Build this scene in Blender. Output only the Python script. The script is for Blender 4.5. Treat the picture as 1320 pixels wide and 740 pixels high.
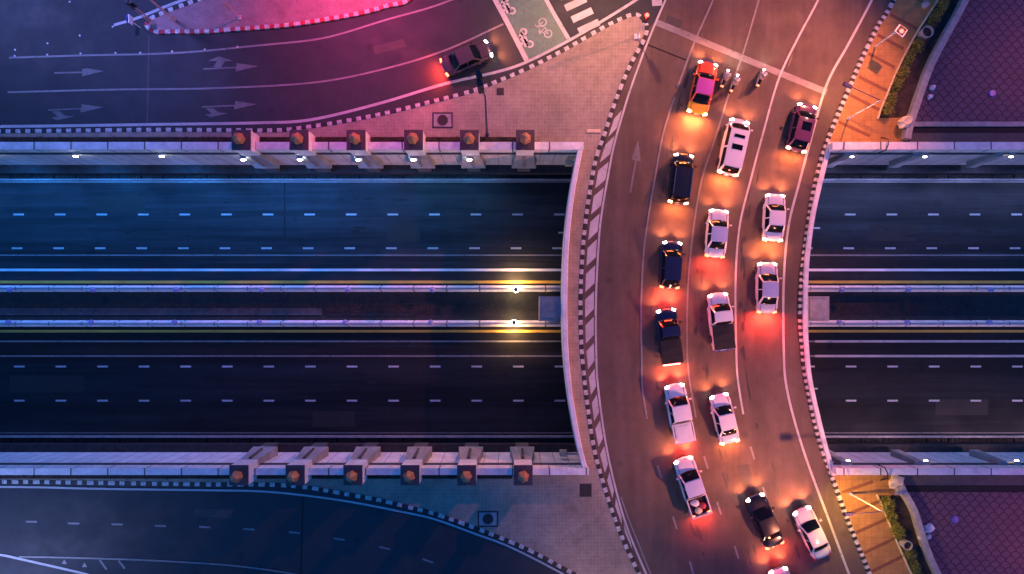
import bpy, bmesh, math, random
from mathutils import Vector, Matrix
from mathutils.geometry import tessellate_polygon

random.seed(7)
for o in list(bpy.data.objects): bpy.data.objects.remove(o)
S = bpy.context.scene
COL = S.collection
R = math.radians

# ------------------------------------------------------------------ camera, sky, sun, exposure
CAMH, FPX, CX, CY = 52.0, 780.0, 660.0, 395.0
cam_d = bpy.data.cameras.new('camera'); cam = bpy.data.objects.new('camera', cam_d); COL.objects.link(cam)
cam.location = (0, 0, CAMH); cam.rotation_euler = (0, 0, 0)
cam_d.sensor_width = 36; cam_d.lens = 36 * FPX / 1320; cam_d.shift_y = 25 / 1320
cam_d.clip_end = 2000; cam_d.clip_start = 0.5
S.camera = cam

w = bpy.data.worlds.new('World'); S.world = w; w.use_nodes = True
nt = w.node_tree; nt.nodes.clear()
wo = nt.nodes.new('ShaderNodeOutputWorld'); bg = nt.nodes.new('ShaderNodeBackground')
sky = nt.nodes.new('ShaderNodeTexSky'); sky.sky_type = 'NISHITA'; sky.sun_disc = False
sky.sun_elevation = R(6); sky.sun_rotation = R(-110); sky.air_density = 2.0; sky.ozone_density = 6
tint = nt.nodes.new('ShaderNodeMix'); tint.data_type = 'RGBA'; tint.blend_type = 'MULTIPLY'; tint.inputs[0].default_value = 1
tint.inputs[7].default_value = (.02, .50, 1.22, 1)
nt.links.new(sky.outputs[0], tint.inputs[6]); nt.links.new(tint.outputs[2], bg.inputs[0]); nt.links.new(bg.outputs[0], wo.inputs[0])
bg.inputs[1].default_value = 0.15

sd = bpy.data.lights.new('sun', 'SUN'); sun = bpy.data.objects.new('sun', sd); COL.objects.link(sun)
sd.energy = 0.03; sd.angle = R(10); sd.color = (.6, .7, 1.0)
sun.rotation_euler = (R(40), R(35), 0)

S.view_settings.view_transform = 'Standard'; S.view_settings.look = 'None'
S.view_settings.exposure = 1.6; S.view_settings.gamma = 1.0; S.view_settings.use_curve_mapping = False
S.render.engine = 'CYCLES'
S.render.resolution_x = 1024; S.render.resolution_y = 574
S.cycles.max_bounces = 4; S.cycles.diffuse_bounces = 2; S.cycles.glossy_bounces = 2
S.cycles.sample_clamp_indirect = 3.0

# ------------------------------------------------------------------ helpers
def P(px, py, z=0.0):
    s = FPX / (CAMH - z)
    return Vector(((px - CX) / s, (CY - py) / s, z))

def curve(pts, step=0.5, z=0.0):
    """Catmull-Rom through photo-plan points, returned as evenly spaced world points."""
    w_ = [P(x, y, z) for x, y in pts]
    if len(w_) == 2: dense = [w_[0].lerp(w_[1], i / 40) for i in range(41)]
    else:
        q = [w_[0] * 2 - w_[1]] + w_ + [w_[-1] * 2 - w_[-2]]; dense = []
        for i in range(1, len(q) - 2):
            a, b, c, d = q[i - 1], q[i], q[i + 1], q[i + 2]
            for k in range(16):
                t = k / 16
                dense.append(.5 * ((2 * b) + (c - a) * t + (2 * a - 5 * b + 4 * c - d) * t * t + (3 * b - a - 3 * c + d) * t ** 3))
        dense.append(w_[-1])
    return resample(dense, step)

def resample(pts, step):
    L = [0]
    for a, b in zip(pts, pts[1:]): L.append(L[-1] + (b - a).length)
    n = max(1, round(L[-1] / step)); out = []; j = 0
    for i in range(n + 1):
        d = L[-1] * i / n
        while j < len(L) - 2 and L[j + 1] < d: j += 1
        seg = L[j + 1] - L[j]
        t = 0 if seg == 0 else (d - L[j]) / seg
        out.append(pts[j].lerp(pts[j + 1], min(1, max(0, t))))
    return out

def normals(pts):
    out = []
    for i in range(len(pts)):
        a = pts[max(0, i - 1)]; b = pts[min(len(pts) - 1, i + 1)]
        d = (b - a); d.z = 0; d.normalize(); out.append(Vector((-d.y, d.x, 0)))
    return out

def offset(pts, d):
    return [p + n * d for p, n in zip(pts, normals(pts))]

def link(name, me, mats, parent=None, smooth=False):
    o = bpy.data.objects.new(name, me); COL.objects.link(o)
    for m in (mats if isinstance(mats, (list, tuple)) else [mats]): me.materials.append(m)
    if parent: o.parent = parent
    if smooth:
        for p in me.polygons: p.use_smooth = True
    return o

def mesh(name, verts, faces, mats, parent=None, smooth=False, idx=None):
    me = bpy.data.meshes.new(name); me.from_pydata([tuple(v) for v in verts], [], faces); me.update()
    o = link(name, me, mats, parent, smooth)
    if idx:
        for p, i in zip(me.polygons, idx): p.material_index = i
    return o

def struct(o): o['kind'] = 'structure'; return o
def stuff(o): o['kind'] = 'stuff'; return o
def tag(o, label, cat, group=None):
    o['label'] = label; o['category'] = cat
    if group: o['group'] = group
    return o
def thing(name, label, cat, loc=(0, 0, 0), rz=0, group=None):
    o = bpy.data.objects.new(name, None); COL.objects.link(o); o.empty_display_size = .3
    o.location = loc; o.rotation_euler = (0, 0, rz)
    return tag(o, label, cat, group)

class MB:
    """collects simple solids into one mesh"""
    def __init__(s): s.v = []; s.f = []; s.i = []
    def add(s, v, f, i=0):
        n = len(s.v); s.v += [tuple(a) for a in v]; s.f += [tuple(k + n for k in q) for q in f]; s.i += [i] * len(f); return s
    def box(s, c, d, rz=0, i=0, taper=1.0, rx=0, ry=0):
        M = Matrix.Translation(c) @ Matrix.Rotation(rz, 4, 'Z') @ Matrix.Rotation(ry, 4, 'Y') @ Matrix.Rotation(rx, 4, 'X')
        v = []
        for z in (-1, 1):
            k = taper if z > 0 else 1
            for x, y in ((-1, -1), (1, -1), (1, 1), (-1, 1)):
                v.append(M @ Vector((x * d[0] / 2 * k, y * d[1] / 2 * k, z * d[2] / 2)))
        return s.add(v, [(3, 2, 1, 0), (4, 5, 6, 7), (0, 1, 5, 4), (1, 2, 6, 5), (2, 3, 7, 6), (3, 0, 4, 7)], i)
    def tube(s, pts, r, n=8, i=0):
        pts = [Vector(p) for p in pts]; rs = r if isinstance(r, (list, tuple)) else [r] * len(pts)
        v = []
        for k, p in enumerate(pts):
            d = (pts[min(k + 1, len(pts) - 1)] - pts[max(k - 1, 0)]).normalized()
            u = d.cross(Vector((0, 0, 1)))
            if u.length < .05: u = d.cross(Vector((0, 1, 0)))
            u.normalize(); t = d.cross(u)
            for a in range(n):
                an = 2 * math.pi * a / n; v.append(p + (u * math.cos(an) + t * math.sin(an)) * rs[k])
        f = [tuple(range(n))[::-1], tuple(range(len(v) - n, len(v)))]
        for k in range(len(pts) - 1):
            for a in range(n): f.append((k * n + a, k * n + (a + 1) % n, (k + 1) * n + (a + 1) % n, (k + 1) * n + a))
        return s.add(v, f, i)
    def lathe(s, prof, c=(0, 0, 0), n=16, i=0, axis='Z'):
        v = []; c = Vector(c)
        for r, h in prof:
            for a in range(n):
                an = 2 * math.pi * a / n
                p = Vector((r * math.cos(an), r * math.sin(an), h))
                if axis == 'X': p = Vector((p.z, p.x, p.y))
                if axis == 'Y': p = Vector((p.x, p.z, p.y))
                v.append(c + p)
        f = [tuple(range(n))[::-1], tuple(range(len(v) - n, len(v)))]
        for k in range(len(prof) - 1):
            for a in range(n): f.append((k * n + a, k * n + (a + 1) % n, (k + 1) * n + (a + 1) % n, (k + 1) * n + a))
        return s.add(v, f, i)
    def build(s, name, mats, parent=None, smooth=False):
        return mesh(name, s.v, s.f, mats, parent, smooth, s.i)

def slab(name, pts, z0, z1, mats, parent=None):
    """flat plate with sides following a closed plan outline"""
    pts = [Vector((p.x, p.y, 0)) for p in pts]; n = len(pts)
    tri = tessellate_polygon([pts])
    area = sum(a.x * b.y - b.x * a.y for a, b in zip(pts, pts[1:] + pts[:1]))
    v = [(p.x, p.y, z1) for p in pts] + [(p.x, p.y, z0) for p in pts]; f = []
    for t in tri:
        a, b, c = (pts[k] for k in t)
        up = (b - a).cross(c - a).z > 0
        f.append(tuple(t) if up else tuple(t)[::-1])
    if z1 - z0 > 1e-4:
        for k in range(n):
            q = (k, (k + 1) % n, (k + 1) % n + n, k + n)
            f.append(q if area < 0 else q[::-1])
    return mesh(name, v, f, mats, parent)

def ribbon(name, pts, wd, z, m, parent=None):
    """painted line lying on a surface"""
    a = offset(pts, wd / 2); b = offset(pts, -wd / 2); n = len(pts)
    v = [(p.x, p.y, z) for p in a] + [(p.x, p.y, z) for p in b]
    f = [(k, k + n, k + n + 1, k + 1) for k in range(n - 1)]
    return struct(mesh(name, v, f, m, parent))

def wallstrip(name, pts, wd, z0, z1, m, parent=None, side=0, cham=0.04):
    """wall of constant section along a curve; side shifts it left (+) or right (-)"""
    n = normals(pts); v = []; f = []
    sec = [(-wd / 2, z0), (-wd / 2, z1 - cham), (-wd / 2 + cham, z1), (wd / 2 - cham, z1), (wd / 2, z1 - cham), (wd / 2, z0)]
    for p, q in zip(pts, n):
        for o_, z in sec: v.append((p.x + q.x * (o_ + side), p.y + q.y * (o_ + side), z))
    k = len(sec)
    for i in range(len(pts) - 1):
        for j in range(k):
            f.append((i * k + j, i * k + (j + 1) % k, (i + 1) * k + (j + 1) % k, (i + 1) * k + j))
    f += [tuple(range(k)), tuple(range(len(v) - k, len(v)))[::-1]]
    return mesh(name, v, f, m, parent)

def kerb(name, pts, ma, mb, block=.42, wd=.34, z0=0.0, z1=.17, split=1.0):
    """kerb of painted stones in two alternating colours"""
    pts = resample(pts, .14); n = normals(pts); v = []; f = []; idx = []
    sec = [(-wd / 2, z0), (-wd / 2, z1 - .03), (-wd / 2 + .03, z1), (wd / 2, z1), (wd / 2, z0)]
    k = len(sec); d = 0; L = 0
    for i, (p, q) in enumerate(zip(pts, n)):
        for o_, z in sec: v.append((p.x + q.x * o_, p.y + q.y * o_, z))
    for i in range(len(pts) - 1):
        s_ = (pts[i + 1] - pts[i]).length
        c = int((L + s_ / 2) / block) % 2; L += s_
        for j in range(k - 1):
            f.append((i * k + j, i * k + j + 1, (i + 1) * k + j + 1, (i + 1) * k + j)); idx.append(c)
    return struct(mesh(name, v, f, [ma, mb], None, False, idx))

# ------------------------------------------------------------------ materials
def new_mat(name):
    m = bpy.data.materials.new(name); m.use_nodes = True
    return m, m.node_tree, m.node_tree.nodes['Principled BSDF']

def nd(t, typ, **kw):
    n = t.nodes.new(typ)
    for k, v in kw.items(): setattr(n, k, v)
    return n

def mix(t, a, b, fac, blend='MIX'):
    n = nd(t, 'ShaderNodeMix', data_type='RGBA', blend_type=blend)
    for i, x in ((6, a), (7, b)):
        if isinstance(x, (tuple, list)): n.inputs[i].default_value = (*x[:3], 1)
        else: t.links.new(x, n.inputs[i])
    if isinstance(fac, (int, float)): n.inputs[0].default_value = fac
    else: t.links.new(fac, n.inputs[0])
    return n.outputs[2]

def noise(t, scale, detail=4, rough=.6, vec=None, stretch=None):
    n = nd(t, 'ShaderNodeTexNoise'); n.inputs['Scale'].default_value = scale
    n.inputs['Detail'].default_value = detail; n.inputs['Roughness'].default_value = rough
    if vec is None: vec = nd(t, 'ShaderNodeNewGeometry').outputs['Position']
    if stretch:
        mp = nd(t, 'ShaderNodeMapping'); mp.inputs['Scale'].default_value = stretch[:3]
        if len(stretch) > 3: mp.inputs['Rotation'].default_value = (0, 0, stretch[3])
        t.links.new(vec, mp.inputs[0]); vec = mp.outputs[0]
    t.links.new(vec, n.inputs['Vector'])
    return n.outputs[0]

def ramp(t, fac, lo, hi, a=(0, 0, 0), b=(1, 1, 1)):
    n = nd(t, 'ShaderNodeValToRGB'); e = n.color_ramp.elements
    e[0].position = lo; e[0].color = (*a, 1); e[1].position = hi; e[1].color = (*b, 1)
    t.links.new(fac, n.inputs[0]); return n.outputs[0]

def bump(t, bs, h, strength=.3, dist=.02):
    n = nd(t, 'ShaderNodeBump'); n.inputs['Strength'].default_value = strength; n.inputs['Distance'].default_value = dist
    t.links.new(h, n.inputs['Height']); t.links.new(n.outputs[0], bs.inputs['Normal'])

def plain(name, col, rough=.6, metal=0, var=.18, scale=3.0, coat=0, spec=.5):
    m, t, b = new_mat(name)
    c2 = tuple(x * (1 - var) for x in col)
    t.links.new(mix(t, c2, col, ramp(t, noise(t, scale), .35, .65)), b.inputs['Base Color'])
    b.inputs['Roughness'].default_value = rough; b.inputs['Metallic'].default_value = metal
    b.inputs['Coat Weight'].default_value = coat; b.inputs['Coat Roughness'].default_value = .08
    b.inputs['Specular IOR Level'].default_value = spec
    return m

def emit(name, col, strength):
    m, t, b = new_mat(name)
    b.inputs['Base Color'].default_value = (*col, 1); b.inputs['Emission Color'].default_value = (*col, 1)
    b.inputs['Emission Strength'].default_value = strength
    return m

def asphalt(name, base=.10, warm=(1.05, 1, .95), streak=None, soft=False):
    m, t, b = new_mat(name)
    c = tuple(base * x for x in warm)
    big = ramp(t, noise(t, .05, 2, .5), .3, .75)
    mid = ramp(t, noise(t, .7, 5, .7), .3, .7)
    fine = ramp(t, noise(t, 14, 3, .8), .25, .75)
    col = mix(t, tuple(x * .82 for x in c), tuple(x * 1.12 for x in c), big)
    col = mix(t, col, mix(t, col, (.5, .5, .5), 1, 'MULTIPLY'), mix(t, (0, 0, 0), (.45, .45, .45), mid))
    col = mix(t, col, mix(t, (.72, .72, .72), (1.25, 1.25, 1.25), fine), 1, 'MULTIPLY')
    if streak:
        st = ramp(t, noise(t, 1.0, 4, .6, None, streak), .42, .62)
        col = mix(t, mix(t, col, (.84, .84, .84) if soft else (.5, .5, .5), 1, 'MULTIPLY'), col, st)
        st2 = ramp(t, noise(t, 1.0, 5, .7, None, (streak[0] * (.5 if soft else 3.1), streak[1] * 2.3, 1)), .36, .66, (.84 if soft else .72,) * 3, (1.1 if soft else 1.25,) * 3)
        col = mix(t, col, st2, 1, 'MULTIPLY')
    # oil spots
    v = nd(t, 'ShaderNodeTexVoronoi'); v.inputs['Scale'].default_value = .35
    t.links.new(nd(t, 'ShaderNodeNewGeometry').outputs['Position'], v.inputs['Vector'])
    sp = ramp(t, v.outputs['Distance'], .03, .16)
    col = mix(t, mix(t, col, (.72, .72, .72), 1, 'MULTIPLY'), col, sp)
    t.links.new(col, b.inputs['Base Color'])
    t.links.new(ramp(t, noise(t, .5, 3), .3, .7, (.55,) * 3, (.75,) * 3), b.inputs['Roughness']); b.inputs['Specular IOR Level'].default_value = .22
    bump(t, b, noise(t, 25, 3, .8), .35, .01)
    return m

def paint(name, col=(.45, .45, .45), under=(.09, .09, .085), wear=.45):
    m, t, b = new_mat(name)
    f = ramp(t, noise(t, 2.6, 6, .75), wear - .12, wear + .03)
    g = ramp(t, noise(t, .5, 3), .3, .7, (.72,) * 3, (1.05,) * 3)
    t.links.new(mix(t, mix(t, under, under, 0), mix(t, col, g, 1, 'MULTIPLY'), f), b.inputs['Base Color'])
    b.inputs['Roughness'].default_value = .55
    return m

def tiles(name, c1, c2, mortar, size, offs=0.0, stain=.5, rot=0, wd=None):
    m, t, b = new_mat(name)
    br = nd(t, 'ShaderNodeTexBrick'); br.offset = offs
    br.inputs['Color1'].default_value = (*c1, 1); br.inputs['Color2'].default_value = (*c2, 1); br.inputs['Mortar'].default_value = (*mortar, 1)
    br.inputs['Scale'].default_value = 1 / size; br.inputs['Mortar Size'].default_value = .06
    br.inputs['Brick Width'].default_value = wd or 1.0; br.inputs['Row Height'].default_value = 1.0; br.inputs['Bias'].default_value = 0
    mp = nd(t, 'ShaderNodeMapping'); mp.inputs['Rotation'].default_value = (0, 0, rot)
    t.links.new(nd(t, 'ShaderNodeNewGeometry').outputs['Position'], mp.inputs[0]); t.links.new(mp.outputs[0], br.inputs['Vector'])
    s1 = ramp(t, noise(t, .22, 6, .7), .3, .65, (.55,) * 3, (1.15,) * 3)
    s2 = ramp(t, noise(t, 1.7, 5, .7), .3, .6, (.75,) * 3, (1.08,) * 3)
    col = mix(t, br.outputs[0], s1, stain, 'MULTIPLY'); col = mix(t, col, s2, .8, 'MULTIPLY')
    t.links.new(col, b.inputs['Base Color']); b.inputs['Roughness'].default_value = .75
    bump(t, b, br.outputs['Fac'], .3, -.01)
    return m

def scales(name, c1, c2):
    m, t, b = new_mat(name)
    def mt(op, a, b_=None, c=None):
        n = nd(t, 'ShaderNodeMath', operation=op)
        for i, x in enumerate((a, b_, c)):
            if x is None: continue
            if isinstance(x, (int, float)): n.inputs[i].default_value = x
            else: t.links.new(x, n.inputs[i])
        return n.outputs[0]
    g = nd(t, 'ShaderNodeNewGeometry'); mp = nd(t, 'ShaderNodeMapping'); mp.inputs['Rotation'].default_value = (0, 0, R(4))
    t.links.new(g.outputs['Position'], mp.inputs[0])
    sx = nd(t, 'ShaderNodeSeparateXYZ'); t.links.new(mp.outputs[0], sx.inputs[0])
    u = mt('DIVIDE', sx.outputs[0], .85); v = mt('DIVIDE', sx.outputs[1], .46)
    row = mt('FLOOR', v); par = mt('MULTIPLY', mt('FLOORED_MODULO', row, 2), .5)
    fu = mt('SUBTRACT', mt('FRACT', mt('ADD', u, par)), .5); fv = mt('FRACT', v)
    # arc: distance from the scale's foot
    d = mt('SQRT', mt('ADD', mt('MULTIPLY', mt('MULTIPLY', fu, fu), 4), mt('MULTIPLY', fv, fv)))
    e = mt('ABSOLUTE', mt('SUBTRACT', d, .97))
    line = ramp(t, e, .05, .2)
    inner = ramp(t, mt('ABSOLUTE', mt('SUBTRACT', d, .5)), .03, .14, (.7,) * 3, (1, 1, 1))
    c = mix(t, mix(t, c1, c2, ramp(t, noise(t, .4, 5, .7), .35, .65)), inner, .6, 'MULTIPLY')
    c = mix(t, tuple(x * .22 for x in c1), c, line)
    c = mix(t, c, ramp(t, noise(t, 3, 5, .7), .3, .7, (.7,) * 3, (1.1,) * 3), .8, 'MULTIPLY')
    t.links.new(c, b.inputs['Base Color']); b.inputs['Roughness'].default_value = .7
    bump(t, b, line, .5, .02)
    return m

def concrete(name, base=.4, tint=(1, 1, 1), stain=.5, joint=None):
    m, t, b = new_mat(name)
    c = tuple(base * x for x in tint)
    a = ramp(t, noise(t, .8, 6, .7), .3, .7)
    st = ramp(t, noise(t, 1.0, 5, .6, None, (3, 3, .3)), .35, .62)
    col = mix(t, tuple(x * .65 for x in c), c, a)
    col = mix(t, mix(t, col, (.55,) * 3, stain, 'MULTIPLY'), col, st)
    if joint:
        sx = nd(t, 'ShaderNodeSeparateXYZ'); t.links.new(nd(t, 'ShaderNodeNewGeometry').outputs['Position'], sx.inputs[0])
        dv = nd(t, 'ShaderNodeMath', operation='DIVIDE'); t.links.new(sx.outputs[0], dv.inputs[0]); dv.inputs[1].default_value = joint
        fr = nd(t, 'ShaderNodeMath', operation='FRACT'); t.links.new(dv.outputs[0], fr.inputs[0])
        col = mix(t, (.06, .06, .06), col, ramp(t, fr.outputs[0], .02, .05))
    t.links.new(col, b.inputs['Base Color']); b.inputs['Roughness'].default_value = .8
    bump(t, b, noise(t, 9, 4, .7), .2, .01)
    return m

M = {}
M['asphalt'] = asphalt('asphalt', .052, (.85, .97, 1.1))
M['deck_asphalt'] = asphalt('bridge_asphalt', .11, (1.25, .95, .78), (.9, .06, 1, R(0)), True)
M['under_asphalt'] = asphalt('underpass_asphalt', .042, (.85, .97, 1.1), (.03, .8, 1, 0))
M['shaded_asphalt'] = asphalt('shaded_underpass_asphalt', .021, (.9, .97, 1.08), (.03, .8, 1, 0))  # lower carriageway's missing lamplight is put into a darker colour
M['stain'] = plain('oil_stain', (.045, .04, .036), .5, var=.4)
M['patch'] = asphalt('repair_asphalt', .032)
M['patch2'] = asphalt('repair_asphalt_grey', .075)
M['paint'] = paint('white_road_paint_or_trail', (.48,) * 3, wear=.40)
M['paint_trail'] = paint('light_trail_paint', (.8,) * 3, wear=.30)  # white of a headlight trail, painted onto the road
M['paint_faded'] = paint('faded_road_paint_or_trail', (.22,) * 3, wear=.44)
M['paint_ghost'] = paint('very_faded_road_paint', (.15,) * 3, wear=.48)
M['yellow'] = paint('yellow_road_paint', (.62, .40, .06), wear=.34)
M['green'] = paint('green_road_surface', (.10, .22, .17), (.09, .13, .115), wear=.5)
M['kblack'] = plain('black_kerb_paint', (.018, .018, .02), .6)
M['kwhite'] = plain('white_kerb_paint', (.62, .62, .6), .6, var=.6, scale=6)
M['kred'] = plain('red_kerb_paint', (.42, .03, .05), .6, var=.3)
M['plaza'] = tiles('square_paving', (.31, .25, .19), (.27, .222, .17), (.355, .30, .235), .30, stain=.75)
M['island'] = tiles('brick_paving', (.32, .17, .18), (.27, .15, .16), (.36, .24, .24), .24, .5, .6, R(35))
M['walk'] = tiles('clay_paving', (.42, .22, .06), (.37, .195, .055), (.33, .17, .05), .55, stain=.6)
M['band'] = plain('dark_paving_band', (.20, .08, .035), .8)
M['scales'] = scales('fish_scale_paving', (.12, .065, .11), (.09, .05, .09))
M['conc'] = concrete('concrete', .38)
M['conc_white'] = concrete('painted_concrete', .82, (1, .98, .99), .2)
M['conc_dark'] = concrete('dark_concrete', .10)
M['panel'] = concrete('wall_panels', .72, (1, .98, .97), .35, 1.25)
M['panel_lit'] = concrete('lit_pale_panels', .88, (1, .97, .97), .12, 1.25)  # light falling on the lower wall is put into a paler colour
M['coping'] = concrete('white_coping', .86, (1, .98, .98), .25, 3.1)
M['ledge'] = plain('dark_ledge', (.035, .033, .035), .85, var=.5, scale=1.5)
M['gutter'] = plain('dark_gutter', (.012, .012, .013), .9)
M['soil'] = plain('soil', (.05, .036, .028), .95, var=.7, scale=1.2)
M['median'] = concrete('weathered_median', .034, (1, .95, .9), .8)
M['slate'] = plain('slate_cap', (.085, .055, .065), .7, var=.25)
M['copper'] = plain('terracotta_finial', (.42, .20, .09), .45, var=.2)
M['steel'] = plain('galvanised_steel', (.42, .42, .44), .4, .7)
M['pinkpole'] = plain('painted_pole', (.62, .38, .42), .4, .1)
M['blackmetal'] = plain('black_metal', (.02, .02, .022), .45)
M['navymetal'] = plain('navy_metal', (.03, .035, .12), .45)
M['iron'] = plain('cast_iron', (.04, .035, .035), .6, .4)
M['rubber'] = plain('rubber', (.015, .015, .015), .85)
M['glass'] = plain('car_glass', (.005, .006, .010), .10, 0, 0.05, spec=.14)
M['chrome'] = plain('chrome', (.7, .7, .7), .15, 1)
M['leaf'] = plain('hedge_leaf', (.14, .19, .02), .6, var=.6, scale=5)
M['leaf2'] = plain('hedge_leaf_light', (.30, .27, .03), .6, var=.5, scale=5)
M['leaf3'] = plain('weed_leaf', (.04, .06, .03), .7, var=.5)
M['blue'] = plain('blue_plastic', (.01, .08, .42), .4)
M['white'] = plain('white_plastic', (.7, .7, .7), .5)
M['cream'] = plain('cream_metal', (.66, .55, .36), .5)
M['lamp_cool'] = emit('cool_lamp', (.85, .92, 1), 14)
M['lamp_warm'] = emit('warm_lamp', (1, .78, .52), 14)
M['lamp_yellow'] = emit('yellow_lamp', (1, .72, .30), 30)
M['lamp_dead'] = plain('unlit_lens', (.25, .28, .55), .3)
M['red_signal'] = emit('red_signal', (1, .03, .02), 6)
M['head'] = emit('headlight_lens', (1, .90, .78), 9)
M['tail'] = emit('tail_lens', (1, .10, .04), 4)
M['tail_hot'] = emit('bright_tail_lens', (1, .42, .18), 9)
M['tail_off'] = plain('dim_tail_lens', (.35, .02, .02), .3)
M['skin'] = plain('skin', (.42, .25, .17), .6)
M['cloth'] = plain('grey_jacket', (.20, .18, .2), .8)
M['helmet'] = plain('white_helmet', (.6, .6, .6), .2, coat=.5)

def car_paint(name, col, metal=0.0, rough=.28):
    return plain(name, col, rough, metal, .05, 1.5, coat=.5 if max(col) < .1 else .9, spec=.25)

def light(name, kind, loc, energy, col, parent=None, size=.15, **kw):
    d = bpy.data.lights.new(name, kind); d.energy = energy; d.color = col
    if kind == 'AREA': d.size = size
    else: d.shadow_soft_size = size
    for k, v in kw.items():
        if hasattr(d, k): setattr(d, k, v)
    o = bpy.data.objects.new(name, d); COL.objects.link(o); o.location = loc
    if parent: o.parent = parent
    return o

ORD = ['first', 'second', 'third', 'fourth', 'fifth', 'sixth', 'seventh', 'eighth', 'ninth', 'tenth', 'eleventh', 'twelfth', 'thirteenth', 'fourteenth']

# ------------------------------------------------------------------ levels of the underpass
YN, YNo = 13.27, 13.80          # upper retaining wall: face, back of parapet
YS, YSo = -13.68, -14.15        # lower retaining wall
ZU = -5.5                       # underpass road
FAR = 420

# ground: one sheet at street level on both banks, folded down into the underpass
def ground():
    v = []; f = []; rows = [(FAR, 0), (YNo - .1, 0), (YNo - .1, ZU - .3), (YSo + .1, ZU - .3), (YSo + .1, 0), (-FAR, 0)]
    xs = [-FAR, FAR]
    for y, z in rows:
        for x in xs: v.append((x, y, z - .01))
    for i in range(len(rows) - 1): f.append((2 * i, 2 * i + 2, 2 * i + 3, 2 * i + 1)[::-1])
    return struct(mesh('ground', v, [q[::-1] for q in f], M['asphalt']))
ground()

def rect(x0, x1, y0, y1): return [Vector((x0, y0, 0)), Vector((x1, y0, 0)), Vector((x1, y1, 0)), Vector((x0, y1, 0))]
struct(slab('underpass_road', rect(-FAR, FAR, 1.9, 11.95), ZU - .2, ZU, M['under_asphalt']))
struct(slab('underpass_road', rect(-FAR, FAR, -12.25, -1.85), ZU - .2, ZU, M['shaded_asphalt']))
struct(slab('median_strip', rect(-FAR, FAR, -1.4, 1.45), ZU - .2, ZU + .12, M['median']))
struct(slab('median_gutter', rect(-FAR, -18, -.82, -.15), ZU + .13, ZU + .2, M['conc_dark']))
struct(slab('median_gutter', rect(-17.6, -9, -.9, -.1), ZU + .13, ZU + .17, M['median']))
for s_, yo, yi in ((1, 13.27, 12.5), (-1, -13.68, -12.95)):
    struct(slab('safety_ledge', rect(-FAR, FAR, min(yo, yi), max(yo, yi)), ZU - .2, ZU + .75, M['ledge']))
    a, b = sorted((yi, 12.1 if s_ > 0 else -12.45))
    struct(slab('drain_floor', rect(-FAR, FAR, a, b), ZU - .25, ZU - .1, M['gutter']))
    mb = MB()
    for k in range(-300, 301):
        if k % 9 == 0: continue
        mb.box((k * .23, (a + b) / 2, ZU + .04), (.10, b - a - .02, .06))
    struct(mb.build('drain_grating', M['iron']))
    a, b = sorted((12.1 if s_ > 0 else -12.45, 11.95 if s_ > 0 else -12.25))
    struct(slab('underpass_kerb', rect(-FAR, FAR, a, b), ZU - .2, ZU + .16, M['conc']))

# markings in the underpass, plus headlight trails painted as lines
def uline(py, x0, x1, wd, m, name='road_marking_or_trail'):
    y = P(0, py, ZU).y
    ribbon(name, [Vector((x0, y, 0)), Vector((x1, y, 0))], wd, ZU + .006, m)
uline(363.5, -FAR, FAR, .26, M['yellow']); uline(427, -FAR, FAR, .24, M['yellow'])
uline(348, -FAR, FAR, .24, M['paint_trail'])  # headlight trail painted as a solid white line
uline(329, -FAR, FAR, .12, M['paint_faded'])  # fainter trail of passing lights, also painted on
uline(440, -FAR, FAR, .16, M['paint_faded']); uline(459, -FAR, FAR, .14, M['paint_faded'])  # two thin light trails painted on the lower carriageway
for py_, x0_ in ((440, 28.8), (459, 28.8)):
    y_ = P(0, py_, ZU).y; ribbon('road_marking_or_trail', [Vector((x0_, y_ + .0, 0)), Vector((FAR, y_ + .0, 0))], .22, ZU + .009, M['paint'])  # thicker stretch of the same light trails, painted right of the bridge
uline(234.5, -FAR, FAR, .14, M['paint_faded']); uline(558, -FAR, FAR, .12, M['paint_ghost'])
mb = MB()
for py, x0, m in ((276.5, 24, 0), (320, 22, 0), (472.5, 25, 0), (516.5, 25, 0)):
    for k in range(-8, 34):
        px = x0 + 53.6 * k
        if 745 < px < 1035: continue
        c = P(px, py, ZU)
        mb.add([(c.x - .5, c.y - .085, ZU + .006), (c.x + .5, c.y - .085, ZU + .006), (c.x + .5, c.y + .085, ZU + .006), (c.x - .5, c.y + .085, ZU + .006)], [(0, 1, 2, 3)], 0)
for px, py in ((724, 300), (1053, 294), (1050, 501)):
    c = P(px, py, ZU); mb.add([(c.x - .3, c.y - .08, ZU + .006), (c.x + .3, c.y - .08, ZU + .006), (c.x + .3, c.y + .08, ZU + .006), (c.x - .3, c.y + .08, ZU + .006)], [(0, 1, 2, 3)], 0)
struct(mb.build('lane_dashes', M['paint']))
# expansion joint across the upper carriageway
ribbon('road_joint', [P(367, 236, ZU), P(367, 306, ZU)], .16, ZU + .008, M['gutter'])
ribbon('road_joint', [P(885, 250, ZU), P(885, 560, ZU)], .16, ZU + .008, M['gutter'])

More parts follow.
